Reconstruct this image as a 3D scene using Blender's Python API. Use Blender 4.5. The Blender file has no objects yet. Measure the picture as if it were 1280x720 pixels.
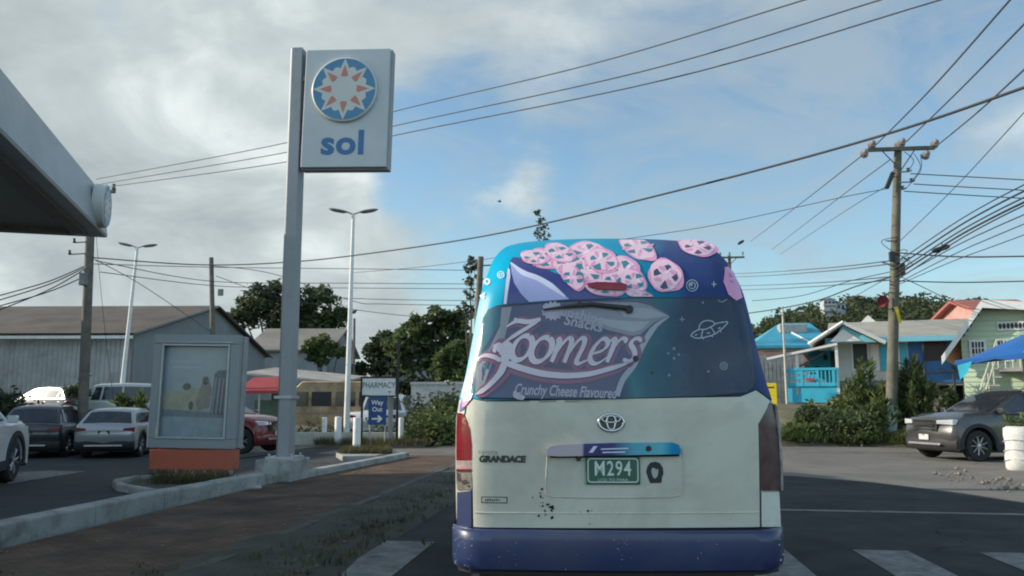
import bpy, bmesh, math, random
from mathutils import Vector, Matrix
rnd = random.Random(7)
R = math.radians
sc = bpy.context.scene
COL = sc.collection

# ---------------------------------------------------------------- view constants (metres; +Y runs along the road)
EYE = 1.4
FPX = 1040.0            # focal length in pixels of a 1280 wide frame
HEAD = R(6.58)          # camera heading, left of the road
PITCH = R(7.83)

def sight(px, py):
    """world direction seen at a pixel of the 1280x720 photograph"""
    v = Vector(((px-640)/FPX, -(py-360)/FPX, -1.0))
    return (Matrix.Rotation(HEAD, 3, 'Z') @ Matrix.Rotation(R(90)+PITCH, 3, 'X')) @ v
def gp(px, py, z=0.0):
    """surveyed point: where the line of sight meets height z"""
    d = sight(px, py); t = (z-EYE)/d.z
    return Vector((d.x*t, d.y*t, z))
def at(px, py, Y):
    """surveyed point at distance Y along the road"""
    d = sight(px, py); t = Y/d.y
    return Vector((d.x*t, Y, EYE+d.z*t))

# ---------------------------------------------------------------- nodes / materials
def nd(nt, typ, **kw):
    n = nt.nodes.new(typ)
    for k, v in kw.items():
        if k == 'ins':
            for i, val in v.items():
                n.inputs[i].default_value = val
        else:
            setattr(n, k, v)
    return n
def ramp(nt, stops, interp='LINEAR'):
    n = nt.nodes.new('ShaderNodeValToRGB')
    cr = n.color_ramp; cr.interpolation = interp
    while len(cr.elements) > 1: cr.elements.remove(cr.elements[-1])
    for i, (p, c) in enumerate(stops):
        e = cr.elements[0] if i == 0 else cr.elements.new(p)
        e.position = p; e.color = (c[0], c[1], c[2], 1)
    return n
MATS = {}
def mat(name, col, rough=.6, metal=0.0, var=.18, scale=3.0, bump=0.0, bscale=40.0, spec=.5, dirt=None, dscale=1.2, damt=.5, coat=0.0, trans=0.0):
    """a painted / natural surface: base colour broken by noise, optional blotchy dirt and bump"""
    if name in MATS: return MATS[name]
    m = bpy.data.materials.new(name); m.use_nodes = True
    nt = m.node_tree; b = nt.nodes['Principled BSDF']; L = nt.links.new
    b.inputs['Roughness'].default_value = rough
    b.inputs['Metallic'].default_value = metal
    b.inputs['Specular IOR Level'].default_value = spec
    b.inputs['Coat Weight'].default_value = coat
    b.inputs['Coat Roughness'].default_value = .08
    tc = nd(nt, 'ShaderNodeTexCoord')
    n1 = nd(nt, 'ShaderNodeTexNoise', ins={'Scale': scale, 'Detail': 6.0, 'Roughness': .6})
    L(tc.outputs['Object'], n1.inputs['Vector'])
    lo = [max(0, c*(1-var)) for c in col]; hi = [min(1, c*(1+var)) for c in col]
    r1 = ramp(nt, [(.3, lo), (.7, hi)])
    L(n1.outputs['Fac'], r1.inputs['Fac'])
    out = r1.outputs['Color']
    if dirt is not None:
        n2 = nd(nt, 'ShaderNodeTexNoise', ins={'Scale': dscale, 'Detail': 9.0, 'Roughness': .68, 'Distortion': .4})
        L(tc.outputs['Object'], n2.inputs['Vector'])
        r2 = ramp(nt, [(.45, (0, 0, 0)), (.72, (damt, damt, damt))])
        L(n2.outputs['Fac'], r2.inputs['Fac'])
        mx = nd(nt, 'ShaderNodeMixRGB', ins={'Color2': (*dirt, 1)})
        L(r2.outputs['Color'], mx.inputs['Fac']); L(out, mx.inputs['Color1'])
        out = mx.outputs['Color']
    L(out, b.inputs['Base Color'])
    if bump:
        n3 = nd(nt, 'ShaderNodeTexNoise', ins={'Scale': bscale, 'Detail': 5.0})
        L(tc.outputs['Object'], n3.inputs['Vector'])
        bp = nd(nt, 'ShaderNodeBump', ins={'Strength': bump, 'Distance': .02})
        L(n3.outputs['Fac'], bp.inputs['Height']); L(bp.outputs['Normal'], b.inputs['Normal'])
    MATS[name] = m
    return m
def leafmat(name, dark, light, scale=.9):
    if name in MATS: return MATS[name]
    m = bpy.data.materials.new(name); m.use_nodes = True
    nt = m.node_tree; b = nt.nodes['Principled BSDF']; L = nt.links.new
    b.inputs['Roughness'].default_value = .55
    b.inputs['Specular IOR Level'].default_value = .3
    tc = nd(nt, 'ShaderNodeTexCoord')
    n1 = nd(nt, 'ShaderNodeTexNoise', ins={'Scale': scale, 'Detail': 3.0})
    n2 = nd(nt, 'ShaderNodeTexWhiteNoise'); 
    sn = nd(nt, 'ShaderNodeVectorMath', operation='SNAP', ins={1: (.35, .35, .35)})
    L(tc.outputs['Object'], n1.inputs['Vector']); L(tc.outputs['Object'], sn.inputs[0]); L(sn.outputs[0], n2.inputs['Vector'])
    mul = nd(nt, 'ShaderNodeMath', operation='MULTIPLY_ADD', ins={1: .35, 2: 0.0})
    L(n2.outputs['Value'], mul.inputs[0])
    add = nd(nt, 'ShaderNodeMath', operation='ADD'); L(n1.outputs['Fac'], add.inputs[0]); L(mul.outputs[0], add.inputs[1])
    r1 = ramp(nt, [(.4, dark), (.95, light)]); L(add.outputs[0], r1.inputs['Fac'])
    L(r1.outputs['Color'], b.inputs['Base Color'])
    tr = nd(nt, 'ShaderNodeBsdfTranslucent'); L(r1.outputs['Color'], tr.inputs['Color'])
    mx = nd(nt, 'ShaderNodeMixShader', ins={0: .38})
    L(b.outputs[0], mx.inputs[1]); L(tr.outputs[0], mx.inputs[2])
    L(mx.outputs[0], nt.nodes['Material Output'].inputs['Surface'])
    MATS[name] = m
    return m
def glass(name, col=(.02, .025, .03), rough=.06):
    return mat(name, col, rough, 0, .1, 2, spec=.7, dirt=(.12, .12, .12), dscale=2.5, damt=.25)

# ---------------------------------------------------------------- mesh builder
class MB:
    def __init__(s): s.v = []; s.f = []; s.m = []
    def add(s, vs, fs, mi=0):
        o = len(s.v); s.v += [tuple(p) for p in vs]
        for f in fs: s.f.append(tuple(i+o for i in f)); s.m.append(mi)
        return s
    def box(s, c, d, rz=0, mi=0, M=None):
        x, y, z = d[0]/2, d[1]/2, d[2]/2
        ca, sa = math.cos(rz), math.sin(rz)
        vs = []
        for dz in (-z, z):
            for dx, dy in ((-x, -y), (x, -y), (x, y), (-x, y)):
                p = Vector((c[0]+dx*ca-dy*sa, c[1]+dx*sa+dy*ca, c[2]+dz))
                vs.append(M @ p if M else p)
        return s.add(vs, [(3, 2, 1, 0), (4, 5, 6, 7), (0, 1, 5, 4), (1, 2, 6, 5), (2, 3, 7, 6), (3, 0, 4, 7)], mi)
    def bx(s, x0, x1, y0, y1, z0, z1, mi=0):
        return s.box(((x0+x1)/2, (y0+y1)/2, (z0+z1)/2), (abs(x1-x0), abs(y1-y0), abs(z1-z0)), 0, mi)
    def tube(s, pts, r, n=8, mi=0, cap=True):
        pts = [Vector(p) for p in pts]; k = len(pts)
        rs = r if isinstance(r, (list, tuple)) else [r]*k
        rings = []; up = None
        for i, p in enumerate(pts):
            t = (pts[min(i+1, k-1)]-pts[max(i-1, 0)]).normalized()
            if up is None:
                up = Vector((0, 0, 1)) if abs(t.z) < .9 else Vector((1, 0, 0))
            a = (up - t*up.dot(t)).normalized(); b = t.cross(a); up = a
            rings.append([p+(a*math.cos(q)+b*math.sin(q))*rs[i] for q in [2*math.pi*j/n for j in range(n)]])
        vs = [q for g in rings for q in g]; fs = []
        for i in range(k-1):
            for j in range(n):
                fs.append((i*n+j, i*n+(j+1) % n, (i+1)*n+(j+1) % n, (i+1)*n+j))
        if cap:
            fs.append(tuple(range(n-1, -1, -1))); fs.append(tuple((k-1)*n+j for j in range(n)))
        return s.add(vs, fs, mi)
    def lathe(s, prof, n=24, M=None, mi=0, a0=0, a1=2*math.pi):
        """profile (r, h) turned about local Z; M places it"""
        full = abs(a1-a0-2*math.pi) < 1e-6; c = n if full else n+1
        vs = []
        for r_, h in prof:
            for j in range(c):
                a = a0+(a1-a0)*j/n
                p = Vector((r_*math.cos(a), r_*math.sin(a), h)); vs.append(M @ p if M else p)
        fs = []
        for i in range(len(prof)-1):
            for j in range(n):
                j2 = (j+1) % c
                fs.append((i*c+j, i*c+j2, (i+1)*c+j2, (i+1)*c+j))
        return s.add(vs, fs, mi)
    def prism(s, poly, t0, t1, fn, mi=0):
        """poly [(a,b)] extruded between t0 and t1; fn(a,b,t) -> point"""
        n = len(poly)
        vs = [fn(a, b, t0) for a, b in poly]+[fn(a, b, t1) for a, b in poly]
        fs = [tuple(range(n-1, -1, -1)), tuple(range(n, 2*n))]
        for i in range(n): j = (i+1) % n; fs.append((i, j, n+j, n+i))
        return s.add(vs, fs, mi)
    def grid(s, rows, mi=0, closed=False):
        n = len(rows[0]); vs = [p for r_ in rows for p in r_]; fs = []
        for i in range(len(rows)-1):
            for j in range(n if closed else n-1):
                j2 = (j+1) % n
                fs.append((i*n+j, i*n+j2, (i+1)*n+j2, (i+1)*n+j))
        return s.add(vs, fs, mi)
    def build(s, name, mats, parent=None, smooth=None, bevel=None, fix=True, weld=False):
        me = bpy.data.meshes.new(name)
        me.from_pydata([tuple(p) for p in s.v], [], s.f)
        if not isinstance(mats, (list, tuple)): mats = [mats]
        for m in mats: me.materials.append(m)
        if len(mats) > 1: me.polygons.foreach_set('material_index', s.m)
        me.update()
        if fix or weld:
            b = bmesh.new(); b.from_mesh(me)
            if weld: bmesh.ops.remove_doubles(b, verts=b.verts, dist=1e-4)
            if fix: bmesh.ops.recalc_face_normals(b, faces=b.faces)
            b.to_mesh(me); b.free()
        if smooth:
            me.polygons.foreach_set('use_smooth', [True]*len(me.polygons))
            me.set_sharp_from_angle(angle=R(smooth))
        o = bpy.data.objects.new(name, me); COL.objects.link(o)
        if parent is not None: o.parent = parent
        if bevel:
            md = o.modifiers.new('edge', 'BEVEL'); md.width = bevel; md.segments = 2; md.limit_method = 'ANGLE'; md.angle_limit = R(35)
        return o

def tag(o, label=None, cat=None, group=None, kind=None):
    if label: o['label'] = label
    if cat: o['category'] = cat
    if group: o['group'] = group
    if kind: o['kind'] = kind
    return o
def thing(name, label, cat, loc=(0, 0, 0), rz=0, group=None):
    o = bpy.data.objects.new(name, None); COL.objects.link(o)
    o.empty_display_size = .2
    o.location = loc; o.rotation_euler = (0, 0, rz)
    return tag(o, label, cat, group)
def copy_tree(o, parent=None):
    c = o.copy(); COL.objects.link(c)
    if parent is not None: c.parent = parent
    for ch in list(o.children): copy_tree(ch, c)
    return c
def ground(name, poly, z, m, label=None):
    """a flat sheet of ground"""
    b = MB(); b.add([(x, y, z) for x, y in poly], [tuple(range(len(poly)))])
    o = b.build(name, m, fix=False)
    if o.data.polygons[0].normal.z < 0:
        o.data.flip_normals()
    return tag(o, label, kind='structure')
def ell(cx, cy, rx, ry, n=24, rot=0, wob=0, seed=1):
    q = random.Random(seed); ph = [q.uniform(0, 6.28) for _ in range(3)]
    out = []
    for i in range(n):
        a = 2*math.pi*i/n
        w = 1+wob*(math.sin(3*a+ph[0])*.5+math.sin(5*a+ph[1])*.4+math.sin(2*a+ph[2])*.4)
        x, y = rx*w*math.cos(a), ry*w*math.sin(a)
        out.append((cx+x*math.cos(rot)-y*math.sin(rot), cy+x*math.sin(rot)+y*math.cos(rot)))
    return out
def smoothline(pts, n=8):
    """Catmull-Rom through points of any dimension"""
    P = [pts[0]]+list(pts)+[pts[-1]]; out = []
    for i in range(1, len(P)-2):
        p0, p1, p2, p3 = P[i-1:i+3]
        for k in range(n):
            t = k/n
            out.append(tuple(.5*(2*b+(c-a)*t+(2*a-5*b+4*c-d)*t*t+(3*b-a-3*c+d)*t**3) for a, b, c, d in zip(p0, p1, p2, p3)))
    out.append(tuple(pts[-1]))
    return out
def stroke(pts, w, n=6, taper=(1, 1), nib=None):
    """polygon (as quads) of a pen stroke along pts; nib = (angle, thin ratio)"""
    c = smoothline(pts, n); k = len(c); L, Rr = [], []
    for i in range(k):
        a = c[max(i-1, 0)]; b = c[min(i+1, k-1)]
        dx, dy = b[0]-a[0], b[1]-a[1]; l = math.hypot(dx, dy) or 1
        ww = w
        if nib: ww = w*(nib[1]+(1-nib[1])*abs(math.sin(math.atan2(dy, dx)-nib[0])))
        t = i/(k-1)
        ww *= taper[0]+(1-taper[0])*min(1, t*4) if t < .25 else (taper[1]+(1-taper[1])*min(1, (1-t)*4) if t > .75 else 1)
        L.append((c[i][0]-dy/l*ww/2, c[i][1]+dx/l*ww/2)); Rr.append((c[i][0]+dy/l*ww/2, c[i][1]-dx/l*ww/2))
    return [[L[i], L[i+1], Rr[i+1], Rr[i]] for i in range(k-1)]
def lettering(body, size=1.0, shear=0, bold=0.0, align='CENTER', space=1.0):
    """outline polygons of a word in the built-in face: (verts2d, faces)"""
    cu = bpy.data.curves.new('w', 'FONT'); cu.body = body; cu.size = size; cu.shear = shear; cu.offset = bold
    cu.align_x = align; cu.align_y = 'CENTER'; cu.space_character = space; cu.resolution_u = 3
    o = bpy.data.objects.new('w', cu); COL.objects.link(o)
    bpy.context.view_layer.update()
    me = bpy.data.meshes.new_from_object(o.evaluated_get(bpy.context.evaluated_depsgraph_get()))
    vs = [(v.co.x, v.co.y) for v in me.vertices]; fs = [tuple(p.vertices) for p in me.polygons]
    bpy.data.objects.remove(o); bpy.data.curves.remove(cu); bpy.data.meshes.remove(me)
    return vs, fs
def words_on(b, body, fn, size=1.0, mi=0, **kw):
    vs, fs = lettering(body, size, **kw)
    b.add([fn(x, y) for x, y in vs], fs, mi)
# ---------------------------------------------------------------- camera, sky, sun
cam = bpy.data.cameras.new('camera'); camo = bpy.data.objects.new('camera', cam); COL.objects.link(camo)
cam.sensor_width = 36; cam.lens = FPX/1280*36; cam.clip_end = 5000; cam.clip_start = .05
camo.location = (0, 0, EYE); camo.rotation_euler = (R(90)+PITCH, 0, HEAD)
sc.camera = camo
SUN_AZ, SUN_EL = R(-92), R(22)     # azimuth from +Y, clockwise positive
S = Vector((math.sin(SUN_AZ)*math.cos(SUN_EL), math.cos(SUN_AZ)*math.cos(SUN_EL), math.sin(SUN_EL)))
sl = bpy.data.lights.new('sun', 'SUN'); sl.energy = 4.2; sl.angle = R(.6); sl.color = (1, .90, .76)
so = bpy.data.objects.new('sun', sl); COL.objects.link(so)
so.rotation_euler = (-S).to_track_quat('-Z', 'Y').to_euler()
w = bpy.data.worlds.new('World'); sc.world = w; w.use_nodes = True
nt = w.node_tree; L = nt.links.new
bg = nt.nodes['Background']; bg.inputs['Strength'].default_value = .1
sky = nd(nt, 'ShaderNodeTexSky', sky_type='NISHITA', sun_disc=False, sun_elevation=SUN_EL, sun_rotation=SUN_AZ)
sky.altitude = 50; sky.air_density = 1.0; sky.dust_density = 1.2; sky.ozone_density = 1.0
tc = nd(nt, 'ShaderNodeTexCoord')
sep = nd(nt, 'ShaderNodeSeparateXYZ'); L(tc.outputs['Generated'], sep.inputs[0])
mz = nd(nt, 'ShaderNodeMath', operation='MAXIMUM', ins={1: 0.0}); L(sep.outputs['Z'], mz.inputs[0])
az = nd(nt, 'ShaderNodeMath', operation='ADD', ins={1: .30}); L(mz.outputs[0], az.inputs[0])
inv = nd(nt, 'ShaderNodeMath', operation='DIVIDE', ins={0: 1.0}); L(az.outputs[0], inv.inputs[1])
pl = nd(nt, 'ShaderNodeVectorMath', operation='SCALE'); L(tc.outputs['Generated'], pl.inputs[0]); L(inv.outputs[0], pl.inputs['Scale'])
def noise(scale, detail, rough, dist, off=(0, 0, 0)):
    ad = nd(nt, 'ShaderNodeVectorMath', operation='ADD', ins={1: off}); L(pl.outputs[0], ad.inputs[0])
    n = nd(nt, 'ShaderNodeTexNoise', ins={'Scale': scale, 'Detail': detail, 'Roughness': rough, 'Distortion': dist})
    L(ad.outputs[0], n.inputs['Vector']); return n.outputs['Fac']
def bank_of(px, py, rad, gain):
    """a bank of cloud (or a gap) standing in one direction of the sky"""
    d = sight(px, py).normalized()
    dt = nd(nt, 'ShaderNodeVectorMath', operation='DOT_PRODUCT', ins={1: d}); L(tc.outputs['Generated'], dt.inputs[0])
    mr = nd(nt, 'ShaderNodeMapRange', interpolation_type='SMOOTHERSTEP', ins={'From Min': math.cos(R(rad)), 'From Max': 1.0, 'To Min': 0.0, 'To Max': gain})
    L(dt.outputs['Value'], mr.inputs['Value']); return mr.outputs[0]
def total(items):
    a = items[0]
    for b_ in items[1:]:
        m_ = nd(nt, 'ShaderNodeMath', operation='ADD'); L(a, m_.inputs[0]); L(b_, m_.inputs[1]); a = m_.outputs[0]
    return a
nA = noise(2.1, 9, .56, .35, (3.1, 1.7, .4))
nW0 = noise(2.3, 10, .58, .45, (7.7, 2.2, 1.3))
nW = nd(nt, 'ShaderNodeMapRange', ins={'From Min': .30, 'From Max': .70}); L(nW0, nW.inputs['Value']); nW = nW.outputs[0]
cover = total([nA] + [bank_of(*q) for q in [
    (40, 130, 24, .26), (230, 115, 17, .22), (300, 260, 12, .12), (100, 330, 20, .22), (560, 30, 18, .12), (330, 400, 14, .14),
    (900, 120, 12, .05), (700, 235, 4.5, .16), (640, 230, 13, -.16), (900, 260, 16, -.22), (1200, 250, 16, -.16), (60, 22, 7, -.26), (190, 40, 5, -.18), (520, 200, 6, -.06), (470, 340, 8, .06)]])
den = nd(nt, 'ShaderNodeMapRange', interpolation_type='SMOOTHSTEP', ins={'From Min': .46, 'From Max': .72}); L(cover, den.inputs['Value'])
light = total([nW] + [bank_of(*q) for q in [(170, 150, 16, -.62), (60, 60, 11, .36), (245, 55, 11, .44), (285, 250, 7, .26), (395, 250, 6, .24), (110, 330, 14, .12), (240, 190, 8, -.15)]])
shade = ramp(nt, [(.05, (3.2, 3.7, 3.85)), (.5, (4.3, 4.85, 4.95)), (.95, (6.5, 7.1, 7.0))]); L(light, shade.inputs['Fac'])
wisp_m = nd(nt, 'ShaderNodeMapRange', interpolation_type='SMOOTHSTEP', ins={'From Min': .38, 'From Max': .72, 'To Max': .62})
L(total([noise(2.6, 8, .62, 1.2, (1.2, 8.2, 4)), bank_of(820, 90, 20, .16), bank_of(1200, 110, 18, .06), bank_of(800, 300, 20, -.10)]), wisp_m.inputs['Value'])
skym = nd(nt, 'ShaderNodeMixRGB', blend_type='MULTIPLY', ins={'Fac': 1.0, 'Color2': (1.18, 1.40, 1.42, 1)}); L(sky.outputs[0], skym.inputs['Color1'])
m1 = nd(nt, 'ShaderNodeMixRGB', ins={'Color2': (3.3, 3.95, 4.35, 1)}); L(wisp_m.outputs[0], m1.inputs['Fac']); L(skym.outputs[0], m1.inputs['Color1'])
m2 = nd(nt, 'ShaderNodeMixRGB'); L(den.outputs[0], m2.inputs['Fac']); L(m1.outputs[0], m2.inputs['Color1']); L(shade.outputs['Color'], m2.inputs['Color2'])
# added brightening of the unseen sky behind the camera, filling camera-facing surfaces
back = total([bank_of(*q) for q in []] + [nd(nt, 'ShaderNodeValue').outputs[0]]); back.node.outputs[0].default_value = 1.0
for dv, rad, gain in (((.35, -.92, .30), 60, 1.1),):
    dt = nd(nt, 'ShaderNodeVectorMath', operation='DOT_PRODUCT', ins={1: Vector(dv).normalized()}); L(tc.outputs['Generated'], dt.inputs[0])
    mr = nd(nt, 'ShaderNodeMapRange', interpolation_type='SMOOTHSTEP', ins={'From Min': math.cos(R(rad)), 'From Max': 1.0, 'To Max': gain}); L(dt.outputs['Value'], mr.inputs['Value'])
    back = total([back, mr.outputs[0]])
mb2 = nd(nt, 'ShaderNodeVectorMath', operation='SCALE'); L(m2.outputs[0], mb2.inputs[0]); L(back, mb2.inputs['Scale'])
L(mb2.outputs[0], bg.inputs['Color'])
sc.view_settings.view_transform = 'Standard'; sc.view_settings.look = 'None'
sc.view_settings.exposure = 0.42; sc.view_settings.gamma = 1
sc.cycles.filter_width = 2.0
sc.cycles.max_bounces = 6

# ---------------------------------------------------------------- ground
ASPH = mat('asphalt', (.033, .035, .037), .9, 0, .3, 1.6, .5, 90, spec=.2, dirt=(.075, .072, .066), dscale=.9, damt=.6)
ASPHOLD = mat('asphalt_worn', (.13, .122, .108), .9, 0, .2, .7, .35, 70, dirt=(.21, .19, .16), dscale=.28, damt=.8)
FORE = mat('asphalt_forecourt', (.05, .054, .056), .9, 0, .15, .6, .3, 80, spec=.2, dirt=(.10, .10, .095), dscale=.35, damt=.5)
CONC = mat('concrete', (.34, .33, .31), .85, 0, .14, 2.5, .25, 60, dirt=(.17, .16, .145), dscale=1.8, damt=.7)
CONCP = mat('concrete_painted', (.33, .33, .31), .85, 0, .14, 2, .3, 50, dirt=(.10, .098, .085), dscale=2.6, damt=.9)
EARTH = mat('earth', (.14, .115, .085), .95, 0, .3, 1.5, .5, 30, dirt=(.06, .075, .03), dscale=.6, damt=.9)
PAINT = mat('road_paint', (.20, .20, .19), .9, 0, .3, 7, .3, 80, dirt=(.05, .05, .05), dscale=3.5, damt=1.0)
def brickmat():
    m = mat('pavement_brick', (.135, .088, .062), .95, 0, .4, 1.6, .5, 40, spec=.2, dirt=(.06, .05, .036), dscale=1.3, damt=.95)
    nt_ = m.node_tree; b = nt_.nodes['Principled BSDF']
    src = b.inputs['Base Color'].links[0].from_socket
    tc_ = nd(nt_, 'ShaderNodeTexCoord')
    br = nd(nt_, 'ShaderNodeTexBrick', ins={'Color1': (1, 1, 1, 1), 'Color2': (.72, .72, .74, 1), 'Mortar': (.42, .42, .42, 1), 'Scale': 5.0, 'Mortar Size': .02})
    nt_.links.new(tc_.outputs['Object'], br.inputs['Vector'])
    mx = nd(nt_, 'ShaderNodeMixRGB', blend_type='MULTIPLY', ins={'Fac': .8})
    nt_.links.new(src, mx.inputs['Color1']); nt_.links.new(br.outputs['Color'], mx.inputs['Color2']); nt_.links.new(mx.outputs[0], b.inputs['Base Color'])
    return m
BRICK = brickmat()
GZ = -.30
def lie(x, y):
    """the land falls away under the parked cars on the left, and rises to a terrace before the warehouse"""
    ss = lambda a, b, v: (lambda t: t*t*(3-2*t))(max(0, min(1, (v-a)/(b-a))))
    return ss(-8.5, -12, x)*(GZ*ss(16, 20, y)+.8*ss(28, 30.5, y))
def land(name, xs, ys, dz, m):
    b = MB(); b.grid([[(x, y, lie(x, y)+dz) for x in xs] for y in ys]); return tag(b.build(name, m, smooth=80), kind='structure')
gx = [-1500, -400, -100, -60, -40, -30, -24, -20, -16, -13, -12, -11, -10, -9, -8.5, -8, -5.4, 0, 20, 60, 200, 1500]
gy = [-300, -20, 0, 8, 14, 16, 17, 18, 19, 20, 21, 22, 24, 26, 28, 28.6, 29.2, 29.8, 30.5, 32, 36, 50, 100, 300, 2500]
land('ground', gx, gy, 0, EARTH)
land('forecourt', [-60, -40, -30, -24, -20, -16, -13, -12, -11, -10, -9, -8.5, -8, -5.4], [-8, 0, 8, 14, 16, 17, 18, 19, 20, 21, 22, 24, 26, 28], .004, FORE)
ground('driveway', [(-8, 22.4), (-2.0, 21.4), (-2.0, 25.5), (-8, 26.0)], .008, ASPHOLD)
ground('side_road', [(2.6, 10), (60, 6), (60, 21.5), (16, 24.5), (11, 27), (7.2, 28.0), (-2.2, 28.5), (-2.2, 18)], .004, ASPHOLD)
ground('road', [(-2.2, -30), (6.4, -30), (6.3, 6.0), (6.15, 10.2), (5.9, 12.2), (5.4, 14.0), (4.6, 15.6), (3.4, 16.8), (1.6, 17.6), (-2.2, 18.5)], .008, ASPH)
ground('road_beyond', [(-2.2, 18.5), (4.2, 18.0), (4.4, 90), (-2.6, 90)], .0065, ASPHOLD)
# verge with rough grass between the road and the paving
b = MB()
vr = random.Random(5)
rows = []
for i in range(60):
    y = -4+i*.5; row = []
    for x, z in ((-3.62, .05), (-3.42, .105), (-3.22, .10), (-3.0, .085), (-2.7, .055), (-2.42, .03), (-2.12, -.004)):
        row.append((x+vr.uniform(-.05, .05)+.03*math.sin(y*1.3), y, z+(vr.uniform(-.015, .02) if -3.1 < x < -2.2 else (vr.uniform(-.03, .022) if -3.5 < x < -3.1 else 0))))
    rows.append(row)
b.grid(rows)
tag(b.build('verge', mat('verge_soil', (.055, .048, .038), .95, 0, .35, 2.5, .6, 30, dirt=(.035, .042, .018), dscale=1.6, damt=.9), smooth=60), kind='structure')
b = MB(); b.bx(-5.5, -3.34, -8, 21.0, -.05, .085); tag(b.build('pavement', BRICK), kind='structure')
b = MB()
for i in range(26): b.bx(-3.34, -3.2, -5+i*1.0+.008, -4+i*1.0, -.05, .098+.008*vr.random())
tag(b.build('kerb', mat('kerb_old', (.095, .082, .068), .95, 0, .3, 4, .5, 40, dirt=(.05, .05, .035), dscale=2, damt=.9), bevel=.02), kind='structure')
# crossing and markings
b = MB()
for k in range(-1, 8):
    x0 = gp(490, 673).x+k*1.135
    n = 10
    for i in range(n):
        y0, y1 = 5.4+i*3.1/n, 5.4+(i+1)*3.1/n
        b.add([(x0, y0, .0125), (x0+.5, y0, .0125), (x0+.5, y1, .0125), (x0, y1, .0125)], [(0, 1, 2, 3)])
tag(b.build('crosswalk', PAINT, fix=False), kind='structure')
a0, a1 = gp(940, 637.5), gp(1290, 645)
b = MB(); b.add([(a0.x, a0.y-.08, .0125), (a1.x+2, a1.y-.12, .0125), (a1.x+2, a1.y+.03, .0125), (a0.x, a0.y+.07, .0125)], [(0, 1, 2, 3)])
tag(b.build('stop_line', PAINT, fix=False), kind='structure')
b = MB(); A = [gp(8, 606), gp(108, 590), gp(60, 589), gp(20, 591)]
b.add([(p.x, p.y, .0125) for p in A], [(0, 1, 2, 3)])
tag(b.build('arrow_marking', PAINT), kind='structure')
def cracks(m, scale, dark):
    nt_ = m.node_tree; b_ = nt_.nodes['Principled BSDF']; src = b_.inputs['Base Color'].links[0].from_socket; L_ = nt_.links.new
    t = nd(nt_, 'ShaderNodeTexCoord'); n_ = nd(nt_, 'ShaderNodeTexNoise', ins={'Scale': 1.3, 'Detail': 5.0}); L_(t.outputs['Object'], n_.inputs['Vector'])
    ad = nd(nt_, 'ShaderNodeVectorMath', operation='MULTIPLY_ADD', ins={1: (.9, .9, .9)}); L_(n_.outputs['Color'], ad.inputs[0]); L_(t.outputs['Object'], ad.inputs[2])
    v_ = nd(nt_, 'ShaderNodeTexVoronoi', feature='DISTANCE_TO_EDGE', ins={'Scale': scale}); L_(ad.outputs[0], v_.inputs['Vector'])
    r_ = ramp(nt_, [(0, (dark, dark, dark)), (.012, (1, 1, 1))]); L_(v_.outputs['Distance'], r_.inputs['Fac'])
    p_ = nd(nt_, 'ShaderNodeTexNoise', ins={'Scale': .35, 'Detail': 2.0}); L_(t.outputs['Object'], p_.inputs['Vector'])
    r2 = ramp(nt_, [(.47, (0, 0, 0)), (.56, (1, 1, 1))]); L_(p_.outputs['Fac'], r2.inputs['Fac'])
    mx = nd(nt_, 'ShaderNodeMixRGB', blend_type='MULTIPLY'); L_(r2.outputs['Color'], mx.inputs['Fac']); L_(src, mx.inputs['Color1']); L_(r_.outputs['Color'], mx.inputs['Color2'])
    L_(mx.outputs[0], b_.inputs['Base Color'])
cracks(ASPH, .55, .35); cracks(FORE, .4, .4); cracks(ASPHOLD, .5, .5)
# litter, clods and dead leaves
b = MB(); q = random.Random(17)
for i in range(260):
    x = -3.2+abs(q.gauss(0, .55)) if i % 3 else q.uniform(-5.4, -3.4); y = q.uniform(3.5, 17); z = .09 if x < -3.2 else .06 if x < -2.4 else .012
    r_ = q.uniform(.008, .028); a = q.random()*6
    b.lathe([(0, -r_*.3), (r_, 0), (r_*.6, r_*.5), (0, r_*.6)], 5, Matrix.Translation((x, y, z)) @ Matrix.Rotation(a, 4, 'Z') @ Matrix.Diagonal((1, q.uniform(.4, 1), .6, 1)))
tag(b.build('litter', mat('litter_clods', (.16, .125, .09), .95, 0, .5, 9)), 'dead leaves and crumbs of soil scattered along the verge and pavement', kind='stuff')
# rubble and broken edge of the old surface on the right
b = MB(); q = random.Random(3)
for i in range(120):
    t = q.random(); px = 1172+t*110+q.gauss(0, 12); py = 590+t*22+q.gauss(0, 4)
    p = gp(px, py); r_ = q.uniform(.008, .030)*(1 if q.random() < .85 else 1.9)
    b.lathe([(0, -r_*.5), (r_, 0), (r_*.6, r_*.7), (0, r_*.8)], 5, Matrix.Translation((p.x, p.y, .008+r_*.3)) @ Matrix.Rotation(q.random()*6, 4, 'Z'))
tag(b.build('rubble', mat('rubble', (.17, .15, .125), .95, 0, .3, 8)), 'loose stones and grit along the broken edge of the old road', kind='stuff')
# raised bank on the right on which the houses stand
b = MB(); rows = []
prof = [(0, .0), (.8, .22), (2.2, .55), (4.5, 1.0), (8, 1.3), (40, 1.4), (160, 4), (200, 5)]
xs = [3.4, 5, 6, 7, 8, 9.5, 11, 13, 16, 20, 30, 60, 140]
for d, z in prof:
    row = []
    for x in xs:
        y0 = 28.2 if x < 8 else max(24.8, 28.2-(x-8)*.42)
        k = min(1, max(0, (x-3.4)/2.4)); 
        row.append((x, y0+d, z*k+vr.uniform(0, .08)*(0 < d < 9)))
    rows.append(row)
b.grid(rows)
tag(b.build('bank', mat('bank_soil', (.13, .11, .07), .95, 0, .3, 1.2, .6, 20, dirt=(.055, .075, .025), dscale=.7, damt=1), smooth=60), kind='structure')
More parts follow.
